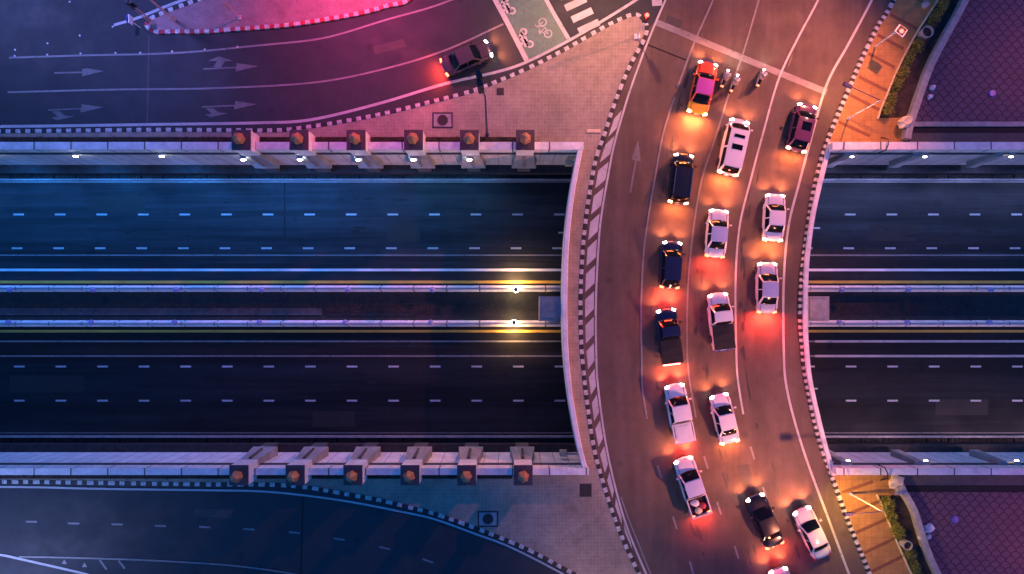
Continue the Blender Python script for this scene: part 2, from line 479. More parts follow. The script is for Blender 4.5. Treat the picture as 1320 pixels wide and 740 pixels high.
# ------------------------------------------------------------------ plan curves of the streets (photo-plan points)
K1 = [(-900, 172), (-300, 171), (0, 170), (100, 169), (200, 168), (300, 168.5), (360, 168.5), (400, 164), (450, 156), (500, 146), (560, 131), (606, 119), (639, 106.5),
      (669, 94), (704.5, 77), (738, 59), (773.6, 38.5), (801, 25), (817, 19.5), (827, 24), (833, 33.5), (831, 49), (817, 75), (805, 100), (789, 142),
      (780, 170), (768, 205), (760, 247), (754, 290), (750, 335), (748, 384), (748.5, 429), (750, 457), (755, 507), (764, 570), (776, 618), (797, 681), (823, 738), (838, 762)]
K2 = [(-900, 618), (-300, 620), (0, 620.5), (100, 621.5), (200, 623), (280, 624), (340, 624), (386, 626.5), (420, 631.5), (450, 637), (492, 644.5), (534.5, 655), (560, 661.5), (617, 681.5), (679, 707), (740, 739), (790, 763), (838, 775)]
K3n = [(1205, -130), (1151, 0), (1131, 33), (1110, 76), (1091, 120), (1065.5, 182)]
K3 = K3n + [(1054, 222), (1045.5, 262), (1036.5, 325.5), (1032.5, 365), (1031, 410), (1034, 450), (1039, 493), (1055, 566), (1073, 618), (1095, 679), (1120, 740), (1160, 850)]
PL = [(749.5, 186), (744, 214), (737.5, 250), (731.5, 300), (729, 345), (728, 395), (729.5, 450), (734, 500), (740.5, 542), (748, 580), (756, 610)]
PR = [(1071, 183), (1060.5, 225), (1049, 275), (1041.8, 327), (1039.4, 365), (1038.8, 410), (1040.8, 453), (1045.3, 493), (1060.5, 560), (1075.5, 613)]

k1 = curve(K1, .3); k2 = curve(K2, .4); k3 = curve(K3, .3)
pl = curve(PL, .5, 1.0); pr = curve(PR, .5, .4)

# overpass
bridge = thing('road_bridge', 'curved concrete road bridge carrying the traffic queue across the underpass', 'bridge')
left = [Vector((p.x, p.y, 0)) for p in offset(pl, .2)]; right = [Vector((p.x, p.y, 0)) for p in offset(pr, -.2)]
# make sure left is the west side
if left[len(left) // 2].x > pl[len(pl) // 2].x: left = [Vector((p.x, p.y, 0)) for p in offset(pl, -.2)]
if right[len(right) // 2].x < pr[len(pr) // 2].x: right = [Vector((p.x, p.y, 0)) for p in offset(pr, .2)]
deck_out = left + right[::-1]
deck = slab('deck', deck_out, -.9, -.02, M['conc'], bridge)
inl = [p + Vector((.5, 0, 0)) for p in left]; inr = [p - Vector((.5, 0, 0)) for p in right]
slab('girder', inl + inr[::-1], -1.5, -.9, M['conc_dark'], bridge)
road_out = [p + Vector((.05, 0, 0)) for p in left] + [p - Vector((.05, 0, 0)) for p in right[::-1]]
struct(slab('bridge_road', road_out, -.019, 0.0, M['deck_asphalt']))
wallstrip('parapet', pl, .42, -.02, 1.0, M['conc_white'], bridge)
wallstrip('parapet', pr, .36, -.02, .42, M['conc_white'], bridge)
for px, m in ((695, 727), (1040, 1069)):
    a = P(px, 382, -1.5); b = P(m, 414, -1.5)
    mb = MB(); mb.box(((a.x + b.x) / 2, (a.y + b.y) / 2, -1.85), (b.x - a.x, a.y - b.y, .7)); mb.box(((a.x + b.x) / 2, (a.y + b.y) / 2, -1.47), (b.x - a.x - .5, a.y - b.y - .5, .06))
    mb.box(((a.x + b.x) / 2, (a.y + b.y) / 2, -3.8), (1.2, 1.5, 3.3)); mb.build('pier_cap', M['conc'], bridge)

# street surfaces close to the junction: approaches of the bridge road
def slabw(name, pts, z0, z1, m, kind=True): o = slab(name, pts, z0, z1, m); return struct(o) if kind else o
appN = [p for p in k1 if p.y > YNo and p.x > P(832, 0).x - 8 and p.y < 26 and p.x > 7.0]
def app(ya, yb):
    l = [p for p in k1 if ya <= p.y <= yb and p.x > 5.5]; r = [p for p in k3 if ya <= p.y <= yb]
    return l, r
# north approach sheet (tinted like the bridge asphalt), from the trench edge to beyond the frame
l, r = app(YNo, 24.4)
l = sorted(l, key=lambda p: p.y); l = [p for p in l if p.x > P(780, 0).x]
r = sorted([p for p in k3 if p.y > YNo], key=lambda p: p.y)
northpoly = [Vector((l[0].x, YNo - .45, 0))] + [p for p in l if p.y < P(0, 40).y] + [P(842, 30), P(856, 4), P(900, -90), P(930, -200), P(1240, -200)] + r[::-1] + [Vector((r[0].x, YNo - .45, 0))]
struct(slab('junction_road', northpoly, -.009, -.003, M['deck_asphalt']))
l = sorted([p for p in k1 if p.y < YSo and p.x > P(740, 0).x], key=lambda p: -p.y)
r = sorted([p for p in k3 if p.y < YSo], key=lambda p: -p.y)
southpoly = [Vector((l[0].x, YSo + .45, 0))] + l + [P(860, 850)] + r[::-1] + [Vector((r[0].x, YSo + .45, 0))]
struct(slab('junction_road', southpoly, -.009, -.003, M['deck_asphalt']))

# pavement: upper plaza, pavement along the bridge and lower plaza in one raised sheet
xp = pl[0].x; xq = pl[-1].x
pin = [Vector((p.x + .22, p.y, 0)) for p in pl]
poly = [Vector(p) for p in resample(k1, .6)] + list(reversed(resample(k2, .6)))
poly += [Vector((-FAR * .1 - 60, YSo - .0, 0)), Vector((xq + .2, YSo, 0))] + pin[::-1] + [Vector((xp + .2, YNo, 0)), Vector((-FAR * .1 - 60, YNo, 0))]
struct(slab('pavement', poly, -.005, .13, M['plaza']))
kerb('kerb', k1, M['kblack'], M['kwhite'], .43)
kerb('kerb', k2, M['kblack'], M['kwhite'], .46)
kerb('kerb', k3, M['kwhite'], M['kblack'], .29, wd=.36, z1=.2)

# planting strips behind the parapets
struct(slab('planting_strip', rect(-140, P(752, 0).x - 4.5, YNo + .01, YNo + .72), .1, .137, M['soil']))
struct(slab('planting_strip', rect(-140, P(660, 0).x, YSo - .62, YSo - .01), .1, .137, M['soil']))

# top-left island
I1 = [(560, -60), (530, -3), (500, 8), (463, 18), (400, 29), (370, 33), (334, 36), (301, 38.5), (267, 41), (225, 41.5), (205, 42), (195, 39.5), (190, 33), (192, 28), (200, 22.5), (222, 13), (262, -1), (330, -22), (430, -60)]
isl = curve(I1, .3)
struct(slab('traffic_island', isl, -.005, .13, M['island']))
cut = [i for i, p in enumerate(isl) if p.x < P(192.5, 0).x and p.y > P(0, 33).y]
ci = cut[0] if cut else len(isl) // 2
kerb('kerb', isl[:ci + 1], M['kred'], M['kwhite'], .43)
kerb('kerb', isl[ci:], M['kblack'], M['kwhite'], .43)

# right-hand pavements, walls and fish-scale plazas
wallN = [(1300, -130), (1240, -2), (1211, 52), (1191, 92), (1174, 140), (1166, 165), (1163, 181)]
wallS = [(1152, 616), (1159, 632), (1172, 655), (1180, 681), (1190, 710), (1204, 740), (1260, 850)]
wn = curve(wallN, .4); ws = curve(wallS, .4)
sidN = [p for p in curve(K3n, .4) if p.y > YNo]
struct(slab('pavement', sidN + [Vector((sidN[-1].x, YNo, 0)), Vector((wn[-1].x, YNo, 0))] + wn[::-1], -.005, .16, M['walk']))
sidS = [p for p in curve([(1071, 612), (1073, 618), (1095, 679), (1120, 740), (1160, 850)], .4)]
struct(slab('pavement', sidS + ws[::-1] + [Vector((ws[0].x, YSo, 0)), Vector((sidS[0].x, YSo, 0))], -.005, .16, M['walk']))
o = wallstrip('low_wall', wn, .55, 0, .75, M['conc'], side=.05); tag(o, 'low curved wall between the upper orange pavement and the fish-scale paving', 'wall')
o = wallstrip('low_wall', ws, .5, 0, .75, M['conc'], side=.05); tag(o, 'low curved wall between the lower orange pavement and the fish-scale paving', 'wall')
yb = P(0, 163).y
pN = [Vector((p.x + .1, p.y, 0)) for p in wn if p.y > yb]
struct(slab('paved_square', pN + [Vector((pN[-1].x, yb, 0)), Vector((120, yb, 0)), Vector((120, pN[0].y, 0))], -.005, .06, M['scales']))
ys = P(0, 634).y
pS = [Vector((p.x + .1, p.y, 0)) for p in ws if p.y < ys]
struct(slab('paved_square', [Vector((120, ys, 0)), Vector((pS[0].x, ys, 0))] + pS + [Vector((120, pS[-1].y, 0))], -.005, .06, M['scales']))
for ya, yb2, z, m in ((157.5, 163.5, .16, 'conc'), (164, 171.5, .012, 'gutter'), (172, 183.5, .12, 'conc_dark')):
    struct(slab('paving_edge' if m != 'gutter' else 'drain_channel', rect(P(1172, 0).x, 120, P(0, yb2).y, P(0, ya).y), -.005, z, M[m]))
for ya, yb2, z, m in ((612.5, 625, .12, 'conc_dark'), (625.6, 633.6, .012, 'gutter')):
    struct(slab('paving_edge' if m != 'gutter' else 'drain_channel', rect(P(1163, 0).x, 120, P(0, yb2).y, P(0, ya).y), -.005, z, M[m]))

# dark paving bands on the orange pavements
for a, b in (((1118, 70), (1152, 88)), ((1106, 100), (1144, 119)), ((1092, 122), (1135, 144)), ((1130, 46), (1163, 64)), ((1146, 20), (1180, 38)), ((1080, 158), (1120, 176)), ((1162, -10), (1196, 8)),
             ((1097, 660), (1133, 645)), ((1101, 686), (1142, 668)), ((1112, 712), (1152, 693)), ((1122, 736), (1166, 714)), ((1084, 634), (1124, 620))):
    ribbon('paving_band', [P(*a), P(*b)], .28, .166, M['band'])

# ------------------------------------------------------------------ painted markings at street level
Z = .006
zc = [0]
def line(pts, wd, m='paint', step=.6):
    zc[0] += 1; return ribbon('road_marking_or_trail', curve(pts, step), wd, Z + .004 + .0016 * zc[0], M[m])
line([(12, 74.5), (110, 71.5), (200, 69.5), (260, 66), (330, 59), (400, 52), (440, 43.5), (500, 25), (560, 8), (620, -15)], .16, 'paint_faded')
line([(10, 119), (150, 115.5), (270, 114), (400, 107), (487, 91), (571, 66), (649, 31)], .16, 'paint_faded')
line([(-300, 164), (8, 163), (200, 160.5), (330, 158.5), (400, 154.5), (487, 134), (574, 108), (640, 93), (679, 80), (734, 52), (780, 25), (823, -2), (880, -40)], .24)
line([(635, -6), (656, 33), (680, 80)], .42); line([(703, -2), (717, 23), (734, 52)], .34)
line([(620, -35), (635, -6)], .42); line([(686, -32), (703, -2)], .34)
line([(147, 32.5), (177, 23.5), (215, 8), (240, -1), (300, -22)], .24)
struct(mesh('cycle_box', [(*P(x, y)[:2], .003) for x, y in ((624, -35), (691, -35), (706, -2), (733, 51), (681, 79), (638, -4))], [(0, 1, 2, 3, 4, 5)[::-1]], M['green']))
def bar(cx, cy, lx, ly, ang, m='paint'):
    a = R(ang); pts = []
    for sx, sy in ((-1, -1), (1, -1), (1, 1), (-1, 1)):
        x = sx * lx / 2; y = sy * ly / 2
        pts.append(P(cx + x * math.cos(a) - y * math.sin(a), cy + x * math.sin(a) + y * math.cos(a)))
    return struct(mesh('crossing_bar' if ly > 6 else 'road_marking_or_trail', [(p.x, p.y, Z - .003) for p in pts], [(0, 1, 2, 3)[::-1]], M[m]))
for cx, cy in ((759, 34.5), (750.5, 19.5), (742, 4.5), (734, -10)): bar(cx, cy, 29, 9, -25)
bar(847, 3.5, 13, 8, -4); bar(851, -8, 13, 5, 0)
line([(846, 29), (955, 74), (1065.5, 119)], .55, 'paint_faded')
line([(885, -60), (856, 4), (833, 59), (813, 114), (803, 146), (792, 185), (785, 220), (775, 279), (771, 324), (768, 394), (768.6, 457), (771, 500), (783, 583), (804, 667), (832, 738), (850, 775)], .17)
line([(800, 640), (813, 676), (838, 738), (850, 768)], .12, 'paint_faded')
line([(940, -55), (919, 0), (895, 55), (873, 113)], .15, 'paint_faded')
line([(869.5, 125), (854.5, 174), (843.6, 233), (833, 297), (829, 335), (826.5, 394), (827, 457), (828, 500), (834, 540)], .15, 'paint_faded')
line([(995, -55), (978, 0), (958, 68), (942, 113), (922, 178), (905, 230), (894, 293), (887, 365), (885.5, 440), (888, 485), (897, 538)], .15, 'paint_faded')
line([(1078, -55), (1054.5, 0), (1028, 50), (1003.6, 102), (984, 170), (968, 230), (953, 293), (948, 365), (949, 453), (951, 490), (958, 534)], .17)
line([(1148, -55), (1123.6, 0), (1094, 56), (1065.5, 109), (1045, 180), (1030, 236), (1016, 293), (1010, 365), (1010, 445), (1014, 501), (1034.6, 578), (1067, 667), (1095, 742), (1110, 780)], .20)
for x, y in ((850, 608), (870, 674), (891.5, 732), (910, 596), (927, 655), (949.5, 712), (970, 584), (986, 636)): bar(x, y, 2.4, 17, 0 - 17, 'paint_faded')
# straight arrow on the first bridge lane and on the top-left road
def poly_px(name, pts, m): return struct(slab(name, [P(x, y) for x, y in pts], Z + .003, Z + .003, M[m]))
poly_px('lane_arrow', [(811, 248), (813.5, 248.5), (821, 207), (826, 208), (822.5, 180), (814, 205.5), (818.5, 206.5)], 'paint_ghost')
poly_px('lane_arrow', [(70, 93), (70, 95.2), (106, 94.4), (106, 98.5), (134, 91.8), (113, 88.2), (106, 89), (106, 92.2)], 'paint_ghost')
def combo(x, y, up, k=1.0, m='paint_ghost'):
    s_ = -1 if up else 1
    q = [(0, 0), (0, 2), (42, 0), (42, 4.2), (71, -2.6), (43, -6.8), (43, -1.8), (26, -1.2)]
    poly_px('lane_arrow', [(x + a, y + b) for a, b in q], m)
    if up: q = [(13, -1.4), (23, -.6), (28, -9), (38, -9.4), (20, -15.2), (6, -9.4), (18, -9.4)]
    else: q = [(5, 2.6), (14, 2.3), (22, 8), (34, 9), (12, 14.2), (4, 11), (13, 9.5)]
    poly_px('lane_arrow', [(x + a, y + b) for a, b in q], m)
combo(262, 88, True); combo(62, 141, False, m='paint_ghost'); combo(260, 137, False)
# triangles, gore and lines of the lower-left street
line([(-300, 628), (0, 627.5), (130, 630), (280, 632), (330, 633), (380, 637), (450, 646.5), (520, 660), (560, 669), (610, 687), (660, 706), (728, 741), (780, 772)], .17)
line([(-60, 708), (0, 715), (20, 719), (60, 728), (115, 741), (180, 760)], .20)
line([(25, 717.5), (100, 719), (200, 722.5), (300, 729), (380, 740), (450, 756)], .14, 'paint_faded')
for x, y, a in ((40.5, 672.6, 1), (95, 674.8, 1), (151, 676, 1), (207, 678, 2), (264, 679.5, 3), (321, 682.3, 4), (379.5, 686.6, 6), (437, 695, 9), (496, 706.5, 13), (551.6, 723, 20), (606, 744, 22)): bar(x, y, 14.5, 2.4, a, 'paint_faded')
for x, y in ((83, 725), (109, 729)): poly_px('give_way_mark', [(x - 3.5, y + 2), (x + 3.5, y + 2), (x, y - 4)], 'paint_faded')
bar(133, 728, 2.5, 15, -35, 'paint_faded'); bar(157, 728, 2.5, 13, -38, 'paint_faded')
# seams
ribbon('road_joint', curve([(833, 57), (858, 67), (886, 78)]), .12, .009, M['gutter'])
ribbon('road_joint', curve([(391, 634), (389, 690), (388, 760)]), .10, .009, M['gutter'])
ribbon('road_joint', curve([(192, 46), (191, 100), (190, 158)]), .12, .004, M['conc_dark'])
# hatch bars between kerb and edge line
Lk = curve(K1, .1); Le = curve([(885, -60), (856, 4), (833, 59), (813, 114), (803, 146), (792, 185), (785, 220), (775, 279), (771, 324), (768, 394), (768.6, 457), (771, 500), (783, 583), (804, 667), (832, 738)], .1)
def xat(c, y, xmin): 
    c = [p for p in c if p.x > xmin]; return min(c, key=lambda p: abs(p.y - y)).x
py = 142.0
while py < 705:
    top = P(0, py).y; h = 1.55; sk = .75
    def lx(y): return xat(Lk, y, 5.6) + .42
    def rx(y): return xat(Le, y, 6.0) - .17
    if rx(top) - lx(top) > .18:
        v = [(lx(top - sk), top - sk), (rx(top), top), (rx(top - h), top - h), (lx(top - h - sk), top - h - sk)]
        struct(mesh('hatch_bar', [(a, b, Z) for a, b in v], [(0, 1, 2, 3)[::-1]], M['paint']))
    py += 33.3
# cycle symbols on the green box
def symbol(cx, cy, ang, kind):
    mb = MB(); Rm = Matrix.Rotation(R(ang), 3, 'Z'); c = P(cx, cy)
    def rib(pts, wd=.09):
        a = [Vector((x, y, 0)) for x, y in pts]; o1 = offset(a, wd / 2); o2 = offset(a, -wd / 2); n = len(a)
        v = [c + Rm @ p for p in o1 + o2]; mb.add([(q.x, q.y, .0075) for q in v], [(k, k + n, k + n + 1, k + 1) for k in range(n - 1)])
    circ = lambda x, y, r: [(x + r * math.cos(t * math.pi / 8), y + r * math.sin(t * math.pi / 8)) for t in range(17)]
    if kind == 'bike':
        rib(circ(-.55, 0, .32)); rib(circ(.55, 0, .32)); rib([(-.55, 0), (-.15, .5), (.4, .5), (.05, 0), (-.15, .5)], .08); rib([(.55, 0), (.38, .62), (.6, .68)], .08); rib([(-.3, .62), (.0, .62)], .1); rib([(-.55, 0), (.05, 0)], .08)
    else:
        rib(circ(-.6, 0, .25), .16); rib(circ(.6, 0, .25), .16); rib([(-.65, .35), (-.1, .3), (.35, .45), (.6, .1)], .34); rib([(-.4, .2), (.2, .1)], .3); rib([(.3, .4), (.3, .85), (.5, .9)], .13); rib([(-.3, .5), (-.05, .85), (.2, .75)], .22)
    return struct(mb.build('cycle_symbol', M['paint']))
symbol(703, 36, 115, 'bike'); symbol(679, 49, 118, 'moto'); symbol(656, 6, 118, 'moto')

# white reflective studs
studs = [(19, 72.3), (61, 70.6), (104, 69.2), (149, 68.5), (181, 68), (222, 66.5), (264, 63.8), (306, 60.5), (19.5, 64.5), (61.5, 56), (103, 46), (145.5, 34.5), (90, 2.5)]
def make_stud():
    mb = MB(); mb.lathe([(.085, 0), (.085, .02), (.06, .04), (.02, .045)], n=10)
    return mb.build('road_stud', M['white'])
for i, (x, y) in enumerate(studs):
    if i == 0: st = make_stud(); base_stud = st
    else: st = base_stud.copy(); COL.objects.link(st)
    st.location = P(x, y)
    tag(st, ('small white road stud on the curved lane line, %s from its left end' % ORD[i]) if i < 8 else
        ('white road stud on bare asphalt, %s of the diagonal row from the left' % ORD[i - 8]), 'road stud', 'white road studs on the upper left street')

for px, py, lx_, ly_, z_ in ((150, 262, 5.5, 1.4, 1), (520, 300, 3.2, 1.8, 1), (640, 262, 4.0, 1.2, 1), (60, 495, 7, 1.6, 1), (430, 540, 4, 1.5, 1), (1150, 300, 4.5, 1.6, 1), (1240, 525, 5, 1.5, 1)):
    c = P(px, py, ZU); struct(slab('road_patch', [Vector((c.x + a * lx_ / 2, c.y + b * ly_ / 2, 0)) for a, b in ((-1, -1), (1, -1), (1, 1), (-1, 1))], ZU, ZU + .003, M['patch']))
for pts in ([(250, 655), (300, 657), (299, 668), (249, 666)], [(480, 60), (520, 50), (524, 60), (484, 71)], [(950, 600), (965, 598), (972, 625), (957, 628)], [(860, 20), (880, 26), (874, 44), (855, 37)]):
    struct(slab('road_patch', [P(*p) for p in pts], .001, .0035, M['patch2']))

# ------------------------------------------------------------------ retaining walls
def retaining(name, label, s_, yi, yo):
    t = thing(name, label, 'wall', (0, yi, 0))
    sg = 1 if s_ > 0 else -1
    mb = MB(); mb.box((0, sg * .2, -2.83), (2 * FAR, .4, 5.58)); mb.build('wall_face', M['panel'] if s_ > 0 else M['panel_lit'], t)
    pw = abs(yo - yi)
    xl = pl[0].x if s_ > 0 else pl[-1].x; xr = pr[0].x if s_ > 0 else pr[-1].x
    for x0, x1 in ((-FAR, xl + .2), (xr - .2, FAR)):
        mb = MB(); mb.box(((x0 + x1) / 2, sg * pw / 2, .48), (x1 - x0, pw, 1.04)); mb.box(((x0 + x1) / 2, sg * (pw / 2), 1.01), (x1 - x0, pw + .10, .06)); mb.build('parapet', M['coping'], t)
    mb = MB(); mb.box((0, -sg * .06, -.35), (2 * FAR, .12, .28)); mb.build('lip_shadow', M['conc_dark'], t)  # dark band paints the shadow under the parapet lip
    return t
retaining('retaining_wall', 'long panelled concrete wall with white parapet along the upper side of the underpass', 1, YN, YNo)
retaining('retaining_wall', 'long panelled concrete wall with white parapet along the lower side of the underpass', -1, YS, YSo)

def barrier(label, y):
    t = thing('concrete_barrier', label, 'barrier', (0, y, ZU))
    mb = MB(); xs = (-FAR, FAR)
    sec = [(-.3, 0), (-.3, .12), (-.2, .35), (-.17, .86), (-.13, .9), (.13, .9), (.17, .86), (.2, .35), (.3, .12), (.3, 0)]
    v = [(x, a, b) for x in xs for a, b in sec]; n = len(sec)
    mb.add(v, [(i, (i + 1) % n, (i + 1) % n + n, i + n) for i in range(n)]); mb.build('barrier_body', M['coping'], t)
    mb = MB(); mb.tube([(-FAR, 0, .98), (FAR, 0, .98)], .06, 6); mb.build('top_rail', M['steel'], t)
    return t
barrier('white concrete barrier on the upper edge of the dark median', 1.68)
barrier('white concrete barrier on the lower edge of the dark median', -1.62)

# lamp heads on the two median barriers; the pair nearest the bridge is lit
def median_lamp(px, py, s_, lit, label):
    c = P(px, py, ZU + 1.0); c.y = 1.68 if s_ > 0 else -1.62
    t = thing('barrier_lamp', label, 'lamp', (c.x, c.y, ZU + .9), 0, 'lamps on the median barriers')
    mb = MB(); mb.tube([(0, 0, 0), (0, -s_ * .12, .28), (0, -s_ * .12, .4)], .05); mb.build('bracket', M['steel'], t)
    mb = MB(); mb.lathe([(.05, .62), (.2, .56), (.24, .44), (.22, .40)], (0, -s_ * .12, 0), 12); mb.build('lamp_hood', M['navymetal'] if lit else M['lamp_dead'], t)
    mb = MB(); mb.lathe([(.2, .40), (.27, .36), (.2, .28), (.05, .25)], (0, -s_ * .12, 0), 12); mb.build('lens', M['lamp_yellow'] if lit else M['lamp_dead'], t)
    if lit:
        l = light('lamp_light', 'POINT', (0, s_ * .62, .34), 260, (1, .50, .19), t, .08)
        l = light('lamp_light', 'POINT', (0, -s_ * .5, .30), 7, (1, .62, .30), t, .08)
NL = [(16, 0), (122, 0), (229, 0), (339, 0), (449.5, 0), (558, 0), (665, 1)]
SL = [(14, 0), (120, 0), (227, 0), (336, 0), (446, 0), (556, 0), (662.5, 1)]
for row, s_, word, py in ((NL, 1, 'upper', 373), (SL, -1, 'lower', 417)):
    for i, (x, lit) in enumerate(row):
        median_lamp(x, py, s_, lit, ('glowing yellow lamp on the %s median barrier just left of the bridge' % word) if lit else 'unlit blue lamp on the %s median barrier, %s to the left of the glowing one' % (word, ORD[5 - i]))
for row, s_, word, py in (([1083, 1168, 1274], 1, 'upper', 374), ([1080, 1167, 1272], -1, 'lower', 417)):
    for i, x in enumerate(row): median_lamp(x, py, s_, 0, 'unlit lamp on the %s median barrier, %s to the right of the bridge' % (word, ORD[i]))

# ------------------------------------------------------------------ buttress pylons with orange finials
def pylon(px, s_, label, idx):
    yb = 13.75 if s_ > 0 else -13.95
    sh = 0
    c = P(px, 0, 2.0)
    t = thing('pylon', label, 'pylon', (c.x, yb, 0), 0, 'pylons with orange finials on the %s wall' % ('upper' if s_ > 0 else 'lower'))
    yi = -s_ * .85   # towards the underpass
    mb = MB(); mb.box((0, 0, 1.0), (1.5, 1.6, 1.9)); mb.build('head_block', M['conc_white'], t)
    mb = MB(); mb.box((0, 0, 1.99), (1.56, 1.66, .1)); mb.build('cap', M['slate'], t)
    # flared shaft down the wall
    y0 = -s_ * .2; v = []
    for z, hw, yy in ((.05, .75, -s_ * .8), (-3.4, 1.12, -s_ * 1.12)):
        v += [(-hw, y0, z), (hw, y0, z), (hw, yy, z), (-hw, yy, z)]
    mb = MB(); mb.add(v, [(0, 1, 2, 3), (7, 6, 5, 4), (0, 4, 5, 1), (1, 5, 6, 2), (2, 6, 7, 3), (3, 7, 4, 0)]); mb.build('shaft', M['conc'], t)
    mb = MB(); mb.box((0, -s_ * .75, -4.2), (1.2, .75, 1.6)); mb.build('foot', M['conc_dark'], t)
    a = Vector((0, -s_ * .86, -.15)); b = Vector((0, -s_ * 1.12, -2.6))
    mb = MB(); mb.tube([a, b], [.16, .10], 6); mb.build('rib', M['conc_dark'] if s_ < 0 else M['steel'], t)
    mb = MB(); mb.lathe([(.34, 2.04), (.40, 2.1), (.50, 2.35), (.44, 2.75), (.2, 3.05), (.02, 3.12)], n=6); f = mb.build('finial', M['copper'], t)
    f.rotation_euler = (0, 0, .3 * idx)
    return c.x
NP = [311, 385.5, 459, 533, 605, 677]
SP = [308, 380.5, 455, 528.5, 601.5, 674.5]
for i, x in enumerate(NP): pylon(x, 1, 'pylon with orange finial on the upper wall, %s from the bridge' % ORD[5 - i], i)
for i, x in enumerate(SP): pylon(x, -1, 'pylon with orange finial on the lower wall, %s from the bridge' % ORD[5 - i], i + 3)

# wall lamps
def wall_lamp(px, s_, y, lamp, lcol, power, label, z=-.35, rib=False):
    c = P(px, 0, z)
    t = thing('wall_lamp', label, 'lamp', (c.x, y, z), 0, 'lamps along the underpass walls')
    mb = MB(); mb.box((0, s_ * .14, .12), (.5, .36, .1)); mb.build('lamp_housing', M['steel'], t)
    mb = MB(); v = []
    mb.lathe([(.02, -.1), (.3, -.06), (.38, .04), (.30, .12), (.02, .15)], (0, -s_ * .12, .02), 16); l = mb.build('lens', lamp, t, True); l.scale = (.6, .34, .8) if px < 700 else (.45, .28, .8)
    l = light('lamp_light', 'SPOT', (0, -s_ * .42, -.25), power * 2.9, lcol, t, .15, spot_size=R(136), spot_blend=.8); l.rotation_euler = (s_ * R(-48), 0, 0)
BL = (.02, .26, 1.0)
k = 0
for px in (98, 209): 
    wall_lamp(px, 1, 13.05, M['lamp_cool'], BL, 330, 'oval white lamp on the upper wall, %s from the left edge' % ORD[k]); k += 1
for i, px in enumerate((-13, -124, -235)):
    wall_lamp(px, 1, 13.05, M['lamp_cool'], BL, 330, 'oval white lamp on the upper wall further along to the left, number %d' % (i + 1))
for i, px in enumerate((314, 387, 462, 533, 605)):
    wall_lamp(px, 1, 12.72, M['lamp_cool'], BL if i < 3 else (.05, .34, .9), (260, 230, 180, 140, 110)[i], 'oval white lamp at the foot of the %s upper pylon from the bridge' % ORD[5 - i], -.3)
for i, px in enumerate((1098, 1192, 1303, 1410)):
    wall_lamp(px, 1, 13.0, M['lamp_warm'], (.36, .40, .95), 190, 'oval warm lamp on the upper wall right of the bridge, %s from the bridge' % ORD[i])
for i, px in enumerate((1093, 1193, 1310, 1410)):
    wall_lamp(px, -1, -13.4, M['lamp_warm'], (.75, .40, .48), 140, 'oval warm lamp on the lower wall right of the bridge, %s from the bridge' % ORD[i])
# slanting wall ribs right of the bridge
def wall_rib(px, s_, y, label):
    c = P(px, 0, 0)
    mb = MB(); v = []
    for z, hw, d in ((.0, .32, .25), (-3.3, .42, .5)):
        v += [(-hw, s_ * .1, z), (hw, s_ * .1, z), (hw, -s_ * d, z), (-hw, -s_ * d, z)]
    mb.add(v, [(0, 1, 2, 3), (7, 6, 5, 4), (0, 4, 5, 1), (1, 5, 6, 2), (2, 6, 7, 3), (3, 7, 4, 0)])
    o = mb.build('wall_rib', M['conc']); o.location = (c.x, y, -.1); tag(o, label, 'pilaster', 'ribs on the underpass walls right of the bridge')
for i, x in enumerate((1094, 1184, 1290, 1395)): wall_rib(x, 1, 13.2, 'concrete rib on the upper wall right of the bridge, %s from the bridge' % ORD[i])
for i, x in enumerate((1090, 1186, 1294, 1395)): wall_rib(x, -1, -13.6, 'concrete rib on the lower wall right of the bridge, %s from the bridge' % ORD[i])
# small cream boxes on brackets at the inner corners
for (px, py, s_, lab) in ((733, 210, 1, 'small cream box on a bracket at the upper corner beside the bridge'), (726, 584, -1, 'small cream box on a bracket at the lower corner beside the bridge')):
    c = P(px, py, -2.0); t = thing('junction_box', lab, 'box', c)
    mb = MB(); mb.box((0, 0, 0), (.62, .55, .4)); mb.box((0, 0, .22), (.5, .42, .05)); mb.build('box_body', M['cream'], t)
    mb = MB(); mb.box((.75, .06 * s_, .05), (1.0, .16, .12)); mb.build('bracket', M['steel'], t)

# manholes and covers in the paving
def manhole(px, py, label):
    c = P(px, py, .13); t = thing('manhole', label, 'manhole', c)
    mb = MB()
    for x, y, dx, dy in ((0, .62, 1.75, .1), (0, -.62, 1.75, .1), (-.82, 0, .1, 1.14), (.82, 0, .1, 1.14)): mb.box((x, y, .015), (dx, dy, .03))
    mb.build('frame', M['iron'], t)
    mb = MB(); mb.lathe([(.46, 0), (.46, .03), (.38, .035), (.36, .025), (.1, .025), (.08, .04), (.01, .04)], n=24); mb.build('cover', M['iron'], t)
    mb = MB(); mb.box((0, 0, .006), (1.5, 1.1, .012)); mb.build('surround', M['conc'], t)
manhole(570.5, 155, 'round cast iron manhole in a square frame on the upper plaza')
manhole(629, 669, 'round cast iron manhole in a square frame on the lower plaza')
mb = MB(); mb.box((0, 0, .015), (1.0, 1.1, .03))
for k in range(6): mb.box((-.4 + k * .16, 0, .035), (.06, .95, .02))
o = mb.build('drain_cover', M['iron']); o.location = P(755, 632, .13); tag(o, 'dark square drain cover on the lower plaza near the bridge corner', 'drain cover')
mb = MB(); mb.box((0, 0, .015), (.6, .6, .03)); mb.box((0, 0, .035), (.45, .45, .02))
o = mb.build('drain_cover', M['iron']); o.location = P(645, 118, .13); tag(o, 'small square cover on the upper plaza beside the tall signal pole', 'drain cover')
mb = MB(); mb.box((0, 0, .04), (1.2, .28, .08)); mb.box((0, 0, .09), (1.1, .2, .02)); o = mb.build('concrete_plank', M['cream']); o.location = P(765, 169, .13); tag(o, 'short pale plank lying on the upper plaza by the kerb', 'plank')

